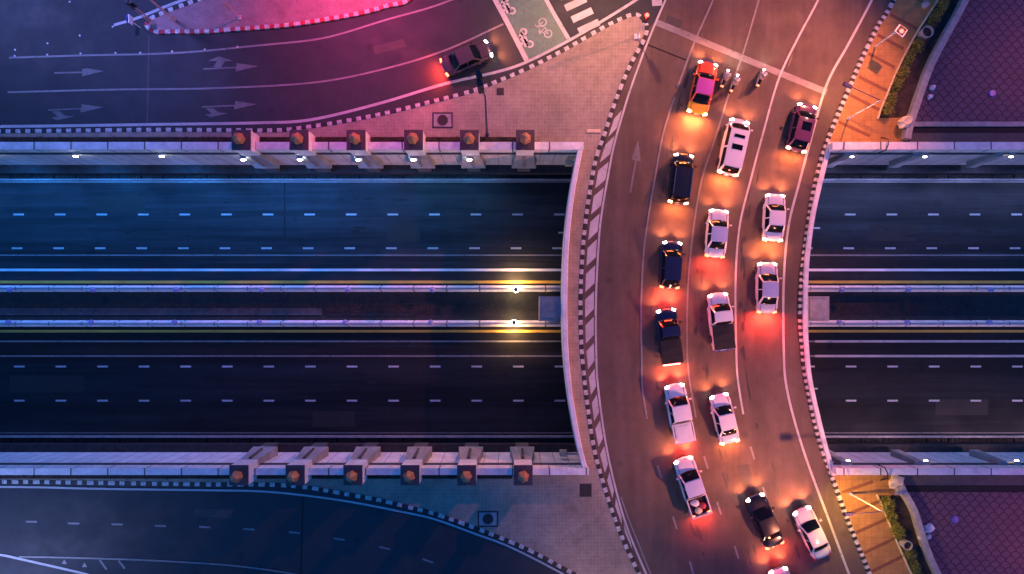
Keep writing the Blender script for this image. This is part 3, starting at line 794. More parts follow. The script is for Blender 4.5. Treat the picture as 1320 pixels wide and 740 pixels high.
# ------------------------------------------------------------------ traffic signals, poles, street lamps
def signal_head(parent, loc, rz, lit=True, n=3, s_=1.0):
    mb = MB(); mb.box((0, 0, 0), (.34 * s_, .26 * s_, (.34 * n + .1) * s_))
    b = mb.build('signal_head', M['blackmetal'], parent); b.location = loc; b.rotation_euler = (0, 0, rz)
    for k in range(n):
        z = (k - (n - 1) / 2) * .34 * s_
        mb = MB(); mb.lathe([(.12 * s_, -.13 * s_), (.12 * s_, -.16 * s_)], (0, 0, z), 12, axis='Y'); mb.build('lens', M['red_signal'] if (lit and k == n - 1) else M['blackmetal'], b)
        mb = MB(); mb.box((0, -.24 * s_, z + .13 * s_), (.26 * s_, .24 * s_, .02)); mb.build('visor', M['blackmetal'], b)
    return b
# tall pole with twin black heads by the plaza kerb
c = P(628, 174, .13); t = thing('signal_pole', 'tall pole with a cluster of black signal heads at the upper plaza kerb', 'traffic signal', c)
mb = MB(); mb.tube([(0, 0, 0), (0, 0, .4), (0, 0, .41), (.25, 0, 9.6)], [.16, .16, .09, .06]); mb.build('pole', M['navymetal'], t)
mb = MB(); mb.tube([(.25, 0, 9.5), (.05, .35, 9.9)], .05); mb.build('arm', M['navymetal'], t)
for k, dy in enumerate((.5, 1.05)): signal_head(t, (-.05 - .05 * k, dy, 9.8 + .1 * k), R(200), False, 3, 1.2)
light('signal_glow', 'POINT', (0, .6, 9.0), 1, (1, .2, .1), t, .2)
# signal at the tip of the plaza
c = P(821, 48, .13); t = thing('traffic_signal', 'traffic signal with red light at the pointed tip of the upper plaza', 'traffic signal', c)
mb = MB(); mb.tube([(0, 0, 0), (0, 0, 3.1)], .07); mb.build('pole', M['white'], t)
mb = MB(); mb.box((0, 0, .1), (.5, .4, .2)); mb.build('base', M['white'], t)
b = signal_head(t, (0, .1, 3.3), R(20), True); 
mb = MB(); mb.lathe([(.01, 0), (.16, .02), (.16, .06), (.01, .08)], (0, .02, 3.86), 12); mb.build('beacon', M['red_signal'], t)
# red pedestrian signal on the right pavement
c = P(1128, 60, .16); t = thing('traffic_signal', 'pedestrian signal with a glowing red light in a pale frame on the upper right pavement', 'traffic signal', c)
mb = MB(); mb.tube([(0, 0, 0), (0, 0, 2.4), (.12, 0, 2.6)], .07); mb.build('pole', M['white'], t)
mb = MB(); mb.box((.45, .1, 2.75), (.85, .7, .08), R(-35)); mb.build('back_board', M['white'], t)
mb = MB(); mb.box((.45, .1, 2.83), (.62, .5, .1), R(-35)); mb.build('signal_box', M['blackmetal'], t)
mb = MB(); mb.lathe([(.17, 0), (.17, .03), (.02, .05)], (.42, .0, 2.88), 12); mb.build('lens', M['red_signal'], t)

# cranked lamp poles on the right pavements
def cranked(base, top, head, label, col, power, aim):
    b = P(*base, .16); s0 = b.xy.length; 
    h = 4.6
    t = thing('street_lamp', label, 'street lamp', b, 0, 'cranked lamps on the right pavements')
    hd = P(*head, h + .2) - b; tp = Vector((0, 0, h))
    mb = MB(); mb.tube([(0, 0, 0), (0, 0, .3), (0, 0, .31), tp], [.12, .12, .07, .05]); mb.build('pole', M['white'], t)
    mb = MB(); mb.tube([tp, (hd.x, hd.y, hd.z)], .035); mb.build('arm', M['navymetal'], t)
    an = math.atan2(hd.y, hd.x)
    mb = MB(); mb.box((hd.x, hd.y, hd.z), (.75, .3, .16), an, taper=.8); mb.build('lamp_head', M['navymetal'], t)
    mb = MB(); mb.box((hd.x, hd.y, hd.z - .1), (.6, .22, .03), an); mb.build('lens', M['lamp_warm'], t)
    l = light('lamp_light', 'SPOT', (hd.x, hd.y, hd.z - .3), power, col, t, .2, spot_size=R(125), spot_blend=.9); l.rotation_euler = (P(*aim) - b - hd).to_track_quat('-Z', 'Y').to_euler()
cranked((1093, 153), (1133, 127), (1093, 110), 'cranked lamp pole on the upper right pavement reaching over the kerb', (1, .36, .08), 520, (1125, 125))
cranked((1095, 636), (1130, 657), (1094, 663), 'cranked lamp pole on the lower right pavement reaching over the kerb', (1, .46, .06), 1250, (1128, 690))

# poles on the top-left island
c = P(201, 31, .13); t = thing('traffic_signal', 'short pink-lit signal pole with a black head at the left tip of the traffic island', 'traffic signal', c)
mb = MB(); mb.tube([(0, 0, 0), (0, 0, 3.0)], .07); mb.tube([(-.18, -.1, .4), (-.18, -.1, 2.6)], .04); mb.build('pole', M['pinkpole'], t)
signal_head(t, (-.15, .1, 3.2), R(80), False)
c = P(181, 36, 0); t = thing('road_sign', 'round blue and white keep-left sign in front of the island tip', 'road sign', c)
mb = MB(); mb.tube([(0, 0, 0), (0, 0, 1.5)], .04); mb.build('post', M['white'], t)
mb = MB(); mb.lathe([(.40, -.02), (.40, .02)], (-.05, 0, 1.5), 20, axis='X'); d = mb.build('sign_disc', M['blue'], t)
mb = MB(); mb.box((-.08, .05, 1.5), (.012, .1, .4), 0, rx=R(40)); mb.box((-.08, .16, 1.38), (.012, .26, .08)); mb.build('arrow', M['white'], t)
mb = MB(); mb.box((.06, 0, 1.45), (.1, .7, .5)); mb.build('back_board', M['white'], t)
c = P(309, 23, .13); t = thing('signal_pole', 'slim pink-lit pole in the middle of the traffic island', 'pole', c)
mb = MB(); mb.tube([(0, 0, 0), (0, 0, 2.6)], .06); mb.tube([(-.16, -.05, 1.5), (-.2, -.05, 2.7)], .07); mb.build('pole', M['pinkpole'], t)
mb = MB(); mb.box((0, 0, .06), (.35, .35, .12)); mb.build('base', M['pinkpole'], t)

# street lamps: posts with lit heads; unseen ones added for coloured light
def street_lamp(px, py, h, arm, col, power, label, aim, cone=110, size=.35):
    b = P(px, py, 0); t = thing('street_lamp', label, 'street lamp', b, 0, 'tall street lamps round the junction, most of them added unseen')
    ax, ay = arm
    mb = MB(); mb.tube([(0, 0, 0), (0, 0, .8), (0, 0, .81), (0, 0, h)], [.16, .16, .11, .07]); mb.build('pole', M['pinkpole'], t)
    mb = MB(); mb.tube([(0, 0, h), (ax * .4, ay * .4, h + .35), (ax, ay, h + .5)], .045); mb.build('arm', M['pinkpole'], t)
    an = math.atan2(ay, ax)
    mb = MB(); mb.box((ax, ay, h + .5), (.9, .34, .14), an, taper=.8); mb.build('lamp_head', M['steel'], t)
    mb = MB(); mb.box((ax, ay, h + .41), (.7, .26, .03), an); mb.build('lens', M['lamp_warm'], t)
    l = light('lamp_light', 'SPOT', (ax, ay, h + .2), power, col, t, size, spot_size=R(cone), spot_blend=1.0)
    l.rotation_euler = (P(*aim) - b - Vector((ax, ay, h + .2))).to_track_quat('-Z', 'Y').to_euler()
LAMPS = [
    ((226, 27), 11, (-1.2, .8), (.32, .26, 1.0), 3000, (170, 50), 115, 'tall pink-lit lamp post on the traffic island, its arm out of the picture'),
    ((470, -75), 11, (0, -1.5), (1, .07, .26), 10500, (470, 50), 118, 'unseen street lamp added above the island beyond the top edge'),
    ((770, -70), 11, (0, -1.5), (1, .40, .20), 7600, (720, 70), 112, 'unseen street lamp added above the zebra crossing beyond the top edge'),
    ((1190, -90), 16, (-1.5, -1), (1, .25, .14), 38000, (880, 260), 92, 'unseen street lamp added on the right beyond the top edge'),
    ((1165, 800), 14, (-2, 1), (1, .30, .17), 36000, (860, 430), 70, 'unseen tall street lamp on the lower right beyond the bottom edge'),
    ((780, 790), 10, (0, 1), (1, .44, .26), 1100, (790, 710), 105, 'unseen street lamp added at the foot of the lower plaza beyond the bottom edge'),
    ((-60, 800), 10, (1.5, 1), (.42, .46, 1.0), 5200, (30, 710), 110, 'unseen street lamp added on the lower left beyond the bottom edge'),
    ((-80, -60), 11, (1.5, -1), (.30, .32, 1.0), 5500, (20, 30), 115, 'unseen street lamp added on the upper left beyond the frame'),
    ((1420, 60), 10, (-1.5, 0), (1, .18, .22), 1900, (1290, 100), 110, 'unseen street lamp added over the upper fish-scale square'),
    ((1420, 720), 10, (-1.5, 0), (1, .16, .20), 1900, (1290, 690), 110, 'unseen street lamp added over the lower fish-scale square'),
]
for (p_, h, arm, col, pw, aim, cone, lab) in LAMPS: street_lamp(*p_, h, arm, col, pw * .62, lab, aim, cone)

# gooseneck pipes over the right-hand parapets
for px, y, s_, lab in ((1142, YN, 1, 'thin dark bent pipe over the upper parapet right of the bridge'), (1141, YS, -1, 'thin dark bent pipe over the lower parapet right of the bridge')):
    c = P(px, 0, 1); mb = MB(); mb.tube([(.1, s_ * 1.2, .2), (.1, s_ * .75, 1.2), (0, s_ * .3, 1.35), (-.15, -s_ * .15, 1.2), (-.35, -s_ * .2, .3)], .05, 8)
    o = mb.build('bent_pipe', M['blackmetal']); o.location = (c.x, y, 0); tag(o, lab, 'pipe')

# ------------------------------------------------------------------ hedges and small plants
def foliage(name, pts, wd, h, n, mats, parent=None, z0=.16, side=0, size=.09):
    nn = normals(pts); v = []; f = []; idx = []
    for i in range(n):
        k = random.randrange(len(pts)); cl = random.random()
        p = pts[k]; q = nn[k]
        lump = .65 + .35 * math.sin(k * .9) * math.sin(k * .37 + 1)
        if random.random() < .25 * (math.sin(k * .5) > .6): continue
        o_ = random.uniform(-.5, .5) * wd * lump + side
        c = Vector((p.x + q.x * o_ + random.uniform(-.2, .2), p.y + q.y * o_ + random.uniform(-.2, .2), z0 + random.random() ** .6 * h * lump))
        a = Vector((random.gauss(0, 1), random.gauss(0, 1), random.gauss(0, .7))).normalized() * size * random.uniform(.6, 1.4)
        b = Vector((random.gauss(0, 1), random.gauss(0, 1), random.gauss(0, .5))).normalized() * size * .5
        m = len(v); v += [c - a, c + b, c + a, c - b]; f.append((m, m + 1, m + 2, m + 3)); idx.append(random.random() < .35)
    return mesh(name, v, f, mats, parent, False, [int(x) for x in idx])
def hedge(pts_px, label, n, wd=.75, side=0):
    c = curve(pts_px, .25, .16); 
    t = thing('hedge', label, 'hedge', c[0]); off = [p - c[0] for p in c]
    foliage('foliage', [Vector((p.x, p.y, 0)) for p in off], wd, .7, n, [M['leaf'], M['leaf2']], t, z0=.05, side=side)
    mb = MB()
    for p in off[::3]: mb.tube([(p.x, p.y, 0), (p.x + random.uniform(-.1, .1), p.y, .4)], .02, 5)
    mb.build('stems', M['soil'], t)
hedge([(1231, -30), (1215, 2), (1203, 22), (1191, 40)], 'upper part of the yellow-green hedge beyond the round pot on the right pavement', 2600, .8)
hedge([(1182, 56), (1172, 72), (1164, 88), (1155, 108), (1147, 128), (1139, 148)], 'long yellow-green hedge between the round pot and the upper cranked lamp', 5200, .7)
hedge([(1138, 642), (1144, 658), (1150, 672), (1156, 690)], 'green hedge in the bed beside the lower cranked lamp', 3400, .9)
hedge([(1166, 706), (1174, 724), (1184, 745)], 'short green hedge below the round pot at the lower right', 1800, .8)
for pts, k in (([(1228, -40), (1209, 0), (1182, 43), (1158.6, 87), (1135, 144), (1132, 153)], 0), ([(1131, 638), (1143, 665), (1155, 694), (1165, 717), (1180, 750)], 1)):
    c = curve(pts, .4, .3); o = wallstrip('bed_edging', c, .14, .16, .34, M['cream']); tag(o, 'thin pale edging along the %s planting bed' % ('upper right' if k == 0 else 'lower right'), 'edging')
bedN = curve([(1228, -40), (1209, 0), (1182, 43), (1158.6, 87), (1135, 144), (1132, 153)], .4); 
bn = [p for p in wn if P(0, 153).y < p.y < P(0, -30).y]
struct(slab('planting_bed', bedN + [Vector((p.x - .2, p.y, 0)) for p in bn[::-1]], .155, .18, M['soil']))
bedS = curve([(1131, 638), (1143, 665), (1155, 694), (1165, 717), (1180, 750)], .4)
bs = [p for p in ws if P(0, 750).y < p.y < P(0, 636).y]
struct(slab('planting_bed', bedS + [Vector((p.x - .2, p.y, 0)) for p in bs[::-1]], .155, .18, M['soil']))
for (px, py, rr, lab) in ((1188, 46, .5, 'round pale-rimmed pot set in the upper right planting bed'), (1163, 699, .4, 'round rimmed pot set in the lower right planting bed')):
    t = thing('round_pot', lab, 'planter', P(px, py, .16))
    mb = MB(); mb.lathe([(rr * .8, 0), (rr, .75), (rr, .8), (rr * .84, .8), (rr * .8, .3), (.01, .3)], n=24); mb.build('pot', M['conc'], t)
    mb = MB(); mb.lathe([(rr * .8, .5), (rr * .8, .62), (.01, .65)], n=16); mb.build('soil', M['soil'], t)
# weeds in the median and the parapet strips
def weedpatch(pts, label_kind, n, wd, h, z0): return stuff(foliage('weeds', pts, wd, h, n, [M['leaf3'], M['soil']], None, z0, size=.07))
weedpatch([Vector((x * .3, .4 * math.sin(x * 1.7), 0)) for x in range(-155, 20)] + [Vector((28 + x * .3, .5 * math.sin(x * 2.1), 0)) for x in range(60)], '', 3500, 1.6, .25, ZU + .15)
weedpatch([Vector((x * .3, YNo + .38, 0)) for x in range(-160, 8)], '', 5000, .55, .35, .13)
weedpatch([Vector((x * .3, YSo - .3, 0)) for x in range(-160, 0)], '', 4500, .5, .3, .13)

# rubble corner pieces at the wall ends, litter and blue covers
def rock(px, py, z, s_, label, m='conc', name='rock', cat='rock', sq=1.0):
    bm = bmesh.new(); bmesh.ops.create_icosphere(bm, subdivisions=2, radius=s_)
    for v in bm.verts:
        k = 1 + .28 * math.sin(v.co.x * 7 / s_ + px) * math.cos(v.co.y * 5 / s_ + py) + random.uniform(-.08, .08)
        v.co = Vector((v.co.x * k * 1.3 * sq, v.co.y * k, v.co.z * k * .6))
    me = bpy.data.meshes.new(name); bm.to_mesh(me); bm.free(); o = link(name, me, M[m]); o.location = P(px, py, z + s_ * .3); o.rotation_euler = (0, 0, .6)
    return tag(o, label, cat)
rock(1167, 157, .5, .55, 'pale yellowish boulder at the lower end of the upper curved wall', 'cream')
rock(1155, 620, .5, .5, 'yellowish boulder at the upper end of the lower curved wall', 'cream')
rock(1160, 632, .6, .38, 'smaller pale boulder against the lower curved wall', 'conc')
rock(1202, 113, .06, .22, 'white crumpled bag lying on the upper fish-scale square', 'white', 'plastic_bag', 'bag')
rock(1199, 124.5, .06, .20, 'smaller white bag just below the other one on the upper fish-scale square', 'white', 'plastic_bag', 'bag')
rock(1183, 133, .06, .16, 'little white scrap against the upper curved wall', 'white', 'paper_scrap', 'litter')
rock(1197, 681, .06, .36, 'large white crumpled sack on the lower fish-scale square', 'white', 'plastic_bag', 'bag')
rock(1197, 692, .06, .2, 'small white bag below the large sack on the lower fish-scale square', 'white', 'plastic_bag', 'bag')
rock(1193, 6, .3, .3, 'pale leafy lump at the top of the upper right pavement', 'conc')
for i, (px, py) in enumerate(((1243, 4), (1216, 52), (1193, 101), (1168, 642), (1186, 693))):
    c = P(px, py, .5); mb = MB(); mb.box((0, 0, 0), (.28, .22, .3)); mb.lathe([(.1, .15), (.1, .2), (.03, .24)], n=10)
    o = mb.build('wall_marker', M['white']); o.location = c
    tag(o, ['white block on the upper curved wall at the top edge', 'white block on the upper curved wall beside the round pot', 'white block on the upper curved wall near the litter', 'white block near the end of the lower curved wall', 'white block on the lower curved wall beside the white sack'][i], 'marker')
for px, py, lab in ((1279, 120.5, 'round blue cover on the upper fish-scale square'), (1231, 669.5, 'round blue cover on the lower fish-scale square')):
    mb = MB(); mb.lathe([(.33, 0), (.33, .03), (.28, .06), (.01, .07)], n=20); o = mb.build('round_cover', M['blue']); o.location = P(px, py, .06); tag(o, lab, 'cover')

# oil drips and dirt where queues stand, along the lane centres
def stains(lanes, z, n, m, name):
    mb = MB()
    for lane in lanes:
        c = curve(lane, .3, z)
        for _ in range(n):
            k = random.randrange(2, len(c) - 2); p = c[k]; d = (c[k + 1] - c[k - 1]).normalized(); q = Vector((-d.y, d.x, 0))
            a = random.uniform(.15, .9); b = random.uniform(.04, .16); o_ = random.gauss(0, .22); v = []
            for t in range(9):
                an = t * 2 * math.pi / 9; rr = random.uniform(.7, 1.2)
                w_ = p + d * (a * rr * math.cos(an)) + q * (o_ + b * rr * math.sin(an)); v.append((w_.x, w_.y, z + .0032 + .00002 * len(mb.f)))
            mb.add(v, [tuple(range(9))])
    return stuff(mb.build(name, m))
stains([[(915, 20), (880, 110), (858, 240), (845, 340), (845, 440), (856, 540), (880, 640), (915, 740)], [(965, 20), (932, 110), (915, 240), (905, 340), (905, 440), (918, 540), (946, 640), (975, 740)],
        [(1020, 60), (985, 170), (960, 300), (955, 400), (965, 500), (990, 600), (1030, 720)]], 0, 30, M['stain'], 'oil_stains')
stains([[(-100, 298), (720, 298)], [(-100, 258), (720, 258)], [(-100, 495), (720, 495)], [(1050, 298), (1400, 298)], [(1050, 495), (1400, 495)]], ZU, 14, M['gutter'], 'oil_stains')

# ------------------------------------------------------------------ vehicles
def car(kind, a, b, col, label, cat, name, W=1.80, H=None, tail='tail', heads=1.0, roofcol=None, extras=(), wsc=1.0, tailp=1.0):
    """a, b: front and rear ends in plan; kind: sedan, suv, hatch, pickup"""
    A = P(*a, .6); B = P(*b, .6); L = (A - B).length; c = (A + B) / 2; an = math.atan2(A.y - B.y, A.x - B.x) - math.pi / 2
    t = thing(name, label, cat, (c.x, c.y, 0), an, 'vehicles at the junction')
    H = H or {'sedan': 1.45, 'suv': 1.8, 'hatch': 1.6, 'pickup': 1.75}[kind]
    sh = {'sedan': .88, 'suv': 1.08, 'hatch': .98, 'pickup': 1.05}[kind]       # shoulder height
    hood = sh - .06; boot = {'sedan': sh + .02, 'suv': sh, 'hatch': sh, 'pickup': .62}[kind]
    # glasshouse stations as fractions of length from the front
    g0, g1, g2, g3 = {'sedan': (.27, .40, .69, .82), 'suv': (.20, .32, .90, .965), 'hatch': (.22, .36, .83, .95), 'pickup': (.22, .33, .50, .545)}[kind]
    if 'double' in extras: g0, g1, g2, g3 = (.24, .35, .60, .65)
    if 'van' in extras: g0, g1 = .13, .25
    Y = lambda f: L / 2 - f * L
    # lower body: rings along the length
    st = [0, .012, .03, .055, .085, .12, .17, g0, (g0 + g3) / 2, g3, .90 if g3 < .88 else .975, .965 if g3 < .95 else .982, .988, 1.0]
    st = sorted(set(st)); v = []; f = []
    for s_ in st:
        e = min(s_, 1 - s_) * L
        wf = 1 - .16 * math.exp(-e / .14) - .07 * math.exp(-e / .7)
        zf = 0 if e > .01 else 0
        top = hood if s_ < g0 + .001 else (boot if s_ > g3 - .001 else sh)
        drop = (.22 * math.exp(-e / .12) + (.10 * math.exp(-e / .6) if s_ < .5 else .03 * math.exp(-e / .5)))
        top = top - drop
        if kind == 'pickup' and s_ > g3: top = .62 - .02 * (s_ > .98)
        lo = .24 + .14 * math.exp(-e / .1)
        hw = W / 2 * wf
        ring = [(-hw * .92, lo), (-hw, lo + .15), (-hw, top * .72), (-hw * .975, top - .06), (-hw * .90, top), (-hw * .45, top + .03), (0, top + .04), (hw * .45, top + .03), (hw * .90, top), (hw * .975, top - .06), (hw, top * .72), (hw, lo + .15), (hw * .92, lo)]
        sgn = 1 if s_ < .5 else -1
        for x, z in ring: v.append((x, Y(s_) - sgn * (.34 if s_ < .5 else .2) * (abs(x) / (W / 2)) ** 2.4 * math.exp(-e / .45), z))
    k = 13
    for i in range(len(st) - 1):
        for j in range(k):
            f.append((i * k + j, i * k + (j + 1) % k, (i + 1) * k + (j + 1) % k, (i + 1) * k + j))
    f += [tuple(range(k))[::-1], tuple(range(len(v) - k, len(v)))]
    mat = car_paint(name + '_paint', col)
    me = bpy.data.meshes.new('body'); me.from_pydata(v, [], f); me.update()
    body = link('body', me, mat, t, True)
    bm = bmesh.new(); bm.from_mesh(me); bmesh.ops.recalc_face_normals(bm, faces=bm.faces); bm.to_mesh(me); bm.free()
    try: me.set_sharp_from_angle(angle=R(38))
    except Exception: pass
    # glasshouse
    wb, wt = W * .46, W * .375
    if kind in ('suv', 'pickup') or 'van' in extras: wt = W * .41
    zr = H
    def ring4(y, hw, z): return [(-hw, y, z), (hw, y, z)]
    gh = MB()
    pts = [(-wb, Y(g0), sh - .04), (wb, Y(g0), sh - .04), (wb, Y(g3), sh - .04), (-wb, Y(g3), sh - .04),
           (-wt, Y(g1), zr - .05), (wt, Y(g1), zr - .05), (wt, Y(g2), zr - .05), (-wt, Y(g2), zr - .05)]
    gh.add(pts, [(0, 1, 5, 4), (1, 2, 6, 5), (2, 3, 7, 6), (3, 0, 4, 7), (4, 5, 6, 7)])
    pil = gh.build('pillars', mat, t); bv = pil.modifiers.new('bevel', 'BEVEL'); bv.width = .035; bv.segments = 2; bv.limit_method = 'NONE'
    rm = car_paint(name + '_roof', roofcol) if roofcol else mat
    # roof panel: crowned grid
    v = []; f = []; nx, ny = 6, 8
    for j in range(ny + 1):
        for i in range(nx + 1):
            x = -1 + 2 * i / nx; y = -1 + 2 * j / ny
            cr = .06 * (1 - x * x) * (1 - .6 * y * y)
            sx = wt * (1 - .03 * y * y); yy = Y(g1) + (Y(g2) - Y(g1)) * (y + 1) / 2
            yy += -.05 * (x * x) * (1 if y < 0 else -1) * abs(y) ** 3
            v.append((x * sx, yy, zr - .045 + cr))
    for j in range(ny):
        for i in range(nx):
            q = j * (nx + 1) + i; f.append((q, q + 1, q + nx + 2, q + nx + 1)[::-1])
    mesh('roof', v, f, rm, t, True)
    if 'yellowtail' in extras:
        ym = car_paint('yellow_boot_paint', (.85, .42, .02)); body.data.materials.append(ym)
        for p_ in body.data.polygons:
            if p_.center.y < Y(.80): p_.material_index = 1
    for sgy in (1, -1):
        y0 = (L / 2 - .30) if sgy > 0 else (-L / 2 + .16)
        if kind == 'pickup' and sgy < 0: continue
        for sx in (-1, 1):
            mb = MB(); yy = Y(g0) if sgy > 0 else Y(g3)
            if abs(y0 - yy) > .35: mb.box((sx * W * .36, (y0 + yy) / 2, (hood if sgy > 0 else boot) - .01), (.018, abs(y0 - yy) - .12, .05))
            if mb.v: mb.build('panel_gap', M['rubber'], t)
    def panel(nm, q, inset, out, m=M['glass']):
        q = [Vector(p) for p in q]; c_ = sum(q, Vector()) / 4; n_ = (q[1] - q[0]).cross(q[3] - q[0]).normalized()
        if n_.dot(c_ - Vector((0, c_.y * 0, .5))) < 0: n_ = -n_
        qq = [p + (c_ - p) * inset + n_ * out for p in q]
        mid = c_ + n_ * (out + .02)
        return mesh(nm, qq + [mid], [(0, 1, 4), (1, 2, 4), (2, 3, 4), (3, 0, 4)], m, t, True)
    def screen(nm, q, out, bow, ins=.08):
        q = [Vector(p) for p in q]; n_ = (q[1] - q[0]).cross(q[3] - q[0]).normalized()
        if n_.z < 0: n_ = -n_
        v = []; f = []; nu, nv = 8, 4
        for j in range(nv + 1):
            for i in range(nu + 1):
                a = ins + (1 - 2 * ins) * i / nu; b = .05 + .90 * j / nv; u = 2 * a - 1
                p = q[0].lerp(q[1], a).lerp(q[3].lerp(q[2], a), b)
                k = (1 - u * u)
                v.append(p + n_ * (out + .05 * k * math.sin(math.pi * min(1, b))) + Vector((0, bow * k * (1 - .75 * b), .012 * k)))
        for j in range(nv):
            for i in range(nu):
                m_ = j * (nu + 1) + i; f.append((m_, m_ + 1, m_ + nu + 2, m_ + nu + 1))
        return mesh(nm, v, f, M['glass'], t, True)
    screen('windscreen', [pts[0], pts[1], pts[5], pts[4]], .014, .14)
    screen('rear_window', [pts[2], pts[3], pts[7], pts[6]], .014, -.08, .10)
    for sx in (0, 1):
        q = [pts[1], pts[2], pts[6], pts[5]] if sx else [pts[3], pts[0], pts[4], pts[7]]
        q = [Vector(p) for p in q]
        m1 = q[0].lerp(q[1], .5); m2 = q[3].lerp(q[2], .5)
        if kind == 'pickup' and 'double' not in extras: panel('side_window', q, .12, .012)
        else:
            panel('side_window', [q[0], m1, m2, q[3]], .10, .012); panel('side_window', [m1, q[1], q[2], m2], .10, .012)
    # mirrors, bumpers, grille, plates, handles
    for sx in (-1, 1):
        mb = MB(); mb.box((sx * (W / 2 + .10), Y(g0) - .25, sh + .05), (.22, .13, .15), 0, taper=.85); mb.build('mirror', mat, t)
    mb = MB(); mb.box((0, L / 2 - .01, .42), (W * .62, .05, .16)); mb.build('grille', M['blackmetal'], t)
    mb = MB(); mb.box((0, L / 2 - .03, .62), (W * .5, .05, .06)); mb.build('badge_strip', M['chrome'], t)
    mb = MB(); mb.box((0, -L / 2 - .005, .55), (.42, .03, .13)); mb.build('number_plate', M['white'], t)
    for sx in (-1, 1):
        x = sx * W * .35
        mb = MB(); mb.box((x, L / 2 - .24, hood - .17), (.34, .22, .15), -sx * R(22), taper=.75); h = mb.build('headlight', M['head'] if heads else M['chrome'], t)
        big = .10 if kind in ('sedan', 'hatch') else 0
        if tail == 'off': tm = M['tail_off']
        else: tm = M['tail_hot'] if tail == 'hot' else M['tail']
        zt = {'sedan': .68, 'suv': .9, 'hatch': .78, 'pickup': .74}[kind]
        mb = MB(); mb.box((sx * W * .37, -L / 2 + .10, zt), (.34, .18, .18), sx * R(16), taper=.8); mb.build('tail_light', tm, t)
        if heads:
            s1 = light('headlight_beam', 'SPOT', (x, L / 2 + .08, .62), 190 * heads, (1, .24, .09), t, .06, spot_size=R(132), spot_blend=1.0)
            s1.rotation_euler = (R(80), 0, sx * R(-10))
    if tail != 'off':
        l = light('tail_light_glow', 'AREA', (0, -L / 2 - .09, .72), (140 if tail == 'tail' else 75) * tailp, (1, .05, .025) if tail == 'tail' else (1, .20, .05), t, .2)
        l.data.shape = 'RECTANGLE'; l.data.size = W * .8; l.data.size_y = .12
        l.rotation_euler = (R(-68), 0, 0)
    if kind == 'sedan' or kind == 'hatch':
        mb = MB(); mb.box((0, Y(g3) + (.12 if kind == 'sedan' else .2), (sh + .10)), (.3, .05, .04)); mb.build('brake_light', M['tail'] if tail != 'off' else M['tail_off'], t)
    # wipers
    mb = MB()
    for sx in (-.3, .25): mb.box((sx, Y(g0) - .07, sh + .04), (.5, .025, .02), R(8))
    mb.build('wiper', M['blackmetal'], t)
    # wheels
    rw = .33 if kind in ('sedan', 'hatch') else .38
    for wy in (L / 2 - .82 * L / 4.6, -L / 2 + .95 * L / 4.6):
        for sx in (-1, 1):
            mb = MB(); mb.lathe([(rw - .05, -.11), (rw, -.08), (rw, .08), (rw - .05, .11)], (0, 0, 0), 18, axis='X')
            wobj = mb.build('wheel', M['rubber'], t, True); wobj.location = (sx * (W / 2 - .10), wy, rw)
            mb = MB(); mb.lathe([(.02, sx * .115), (rw * .6, sx * .10), (rw * .62, sx * .118)], (0, 0, 0), 12, axis='X'); mb.build('rim', M['chrome'], wobj)
    if kind == 'suv' and 'sunroof' in extras:
        for yy, l_ in ((.37, .26), (.56, .44)):
            mb = MB(); mb.box((0, Y(yy), zr + .018), (W * .46, l_, .03)); mb.build('sunroof', M['glass'], t)
    if kind != 'suv' and 'sunroof' in extras:
        mb = MB(); mb.box((.08, Y(.53), zr + .018), (W * .42, .7, .03)); mb.build('sunroof', M['glass'], t)
    if 'rails' in extras:
        for sx in (-1, 1):
            mb = MB(); mb.tube([(sx * wt * .93, Y(g1) - .2, zr + .05), (sx * wt * .93, Y(g2) + .2, zr + .05)], .025, 6); mb.build('roof_rail', M['chrome'], t)
    if kind == 'pickup':
        bl = Y(g3) - .06; be = -L / 2 + .06; tw = W / 2 - .03
        for sx in (-1, 1):
            mb = MB(); mb.box((sx * (tw - .05), (bl + be) / 2, .82), (.1, bl - be, .5), taper=.97); mb.build('bed_side', mat, t)
        mb = MB(); mb.box((0, be + .04, .82), (W - .2, .08, .46)); mb.build('tailgate', mat, t)
        mb = MB(); mb.box((0, bl - .03, .84), (W - .2, .06, .5)); mb.build('bed_front', mat, t)
        if 'cover' in extras:
            mb = MB(); mb.box((0, (bl + be) / 2, 1.09), (W - .06, bl - be - .04, .04)); 
            for q in (.33, .66): mb.box((0, bl + (be - bl) * q, 1.115), (W - .1, .04, .02))
            mb.build('bed_cover', M['rubber'], t)
        elif 'silvercover' in extras:
            mb = MB(); mb.box((0, (bl + be) / 2, 1.07), (W - .42, bl - be - .1, .05)); mb.box((0, (bl + be) / 2 + .1, 1.10), (W - .7, bl - be - .6, .03)); mb.build('bed_cover', mat, t)
        else:
            mb = MB(); mb.box((0, (bl + be) / 2, .67), (W - .24, bl - be - .1, .03)); mb.build('bed_liner', M['rubber'], t)
        mb = MB(); mb.box((0, -L / 2 - .03, .48), (W * .85, .14, .12)); mb.build('rear_bumper', M['chrome'], t)
    return t, an

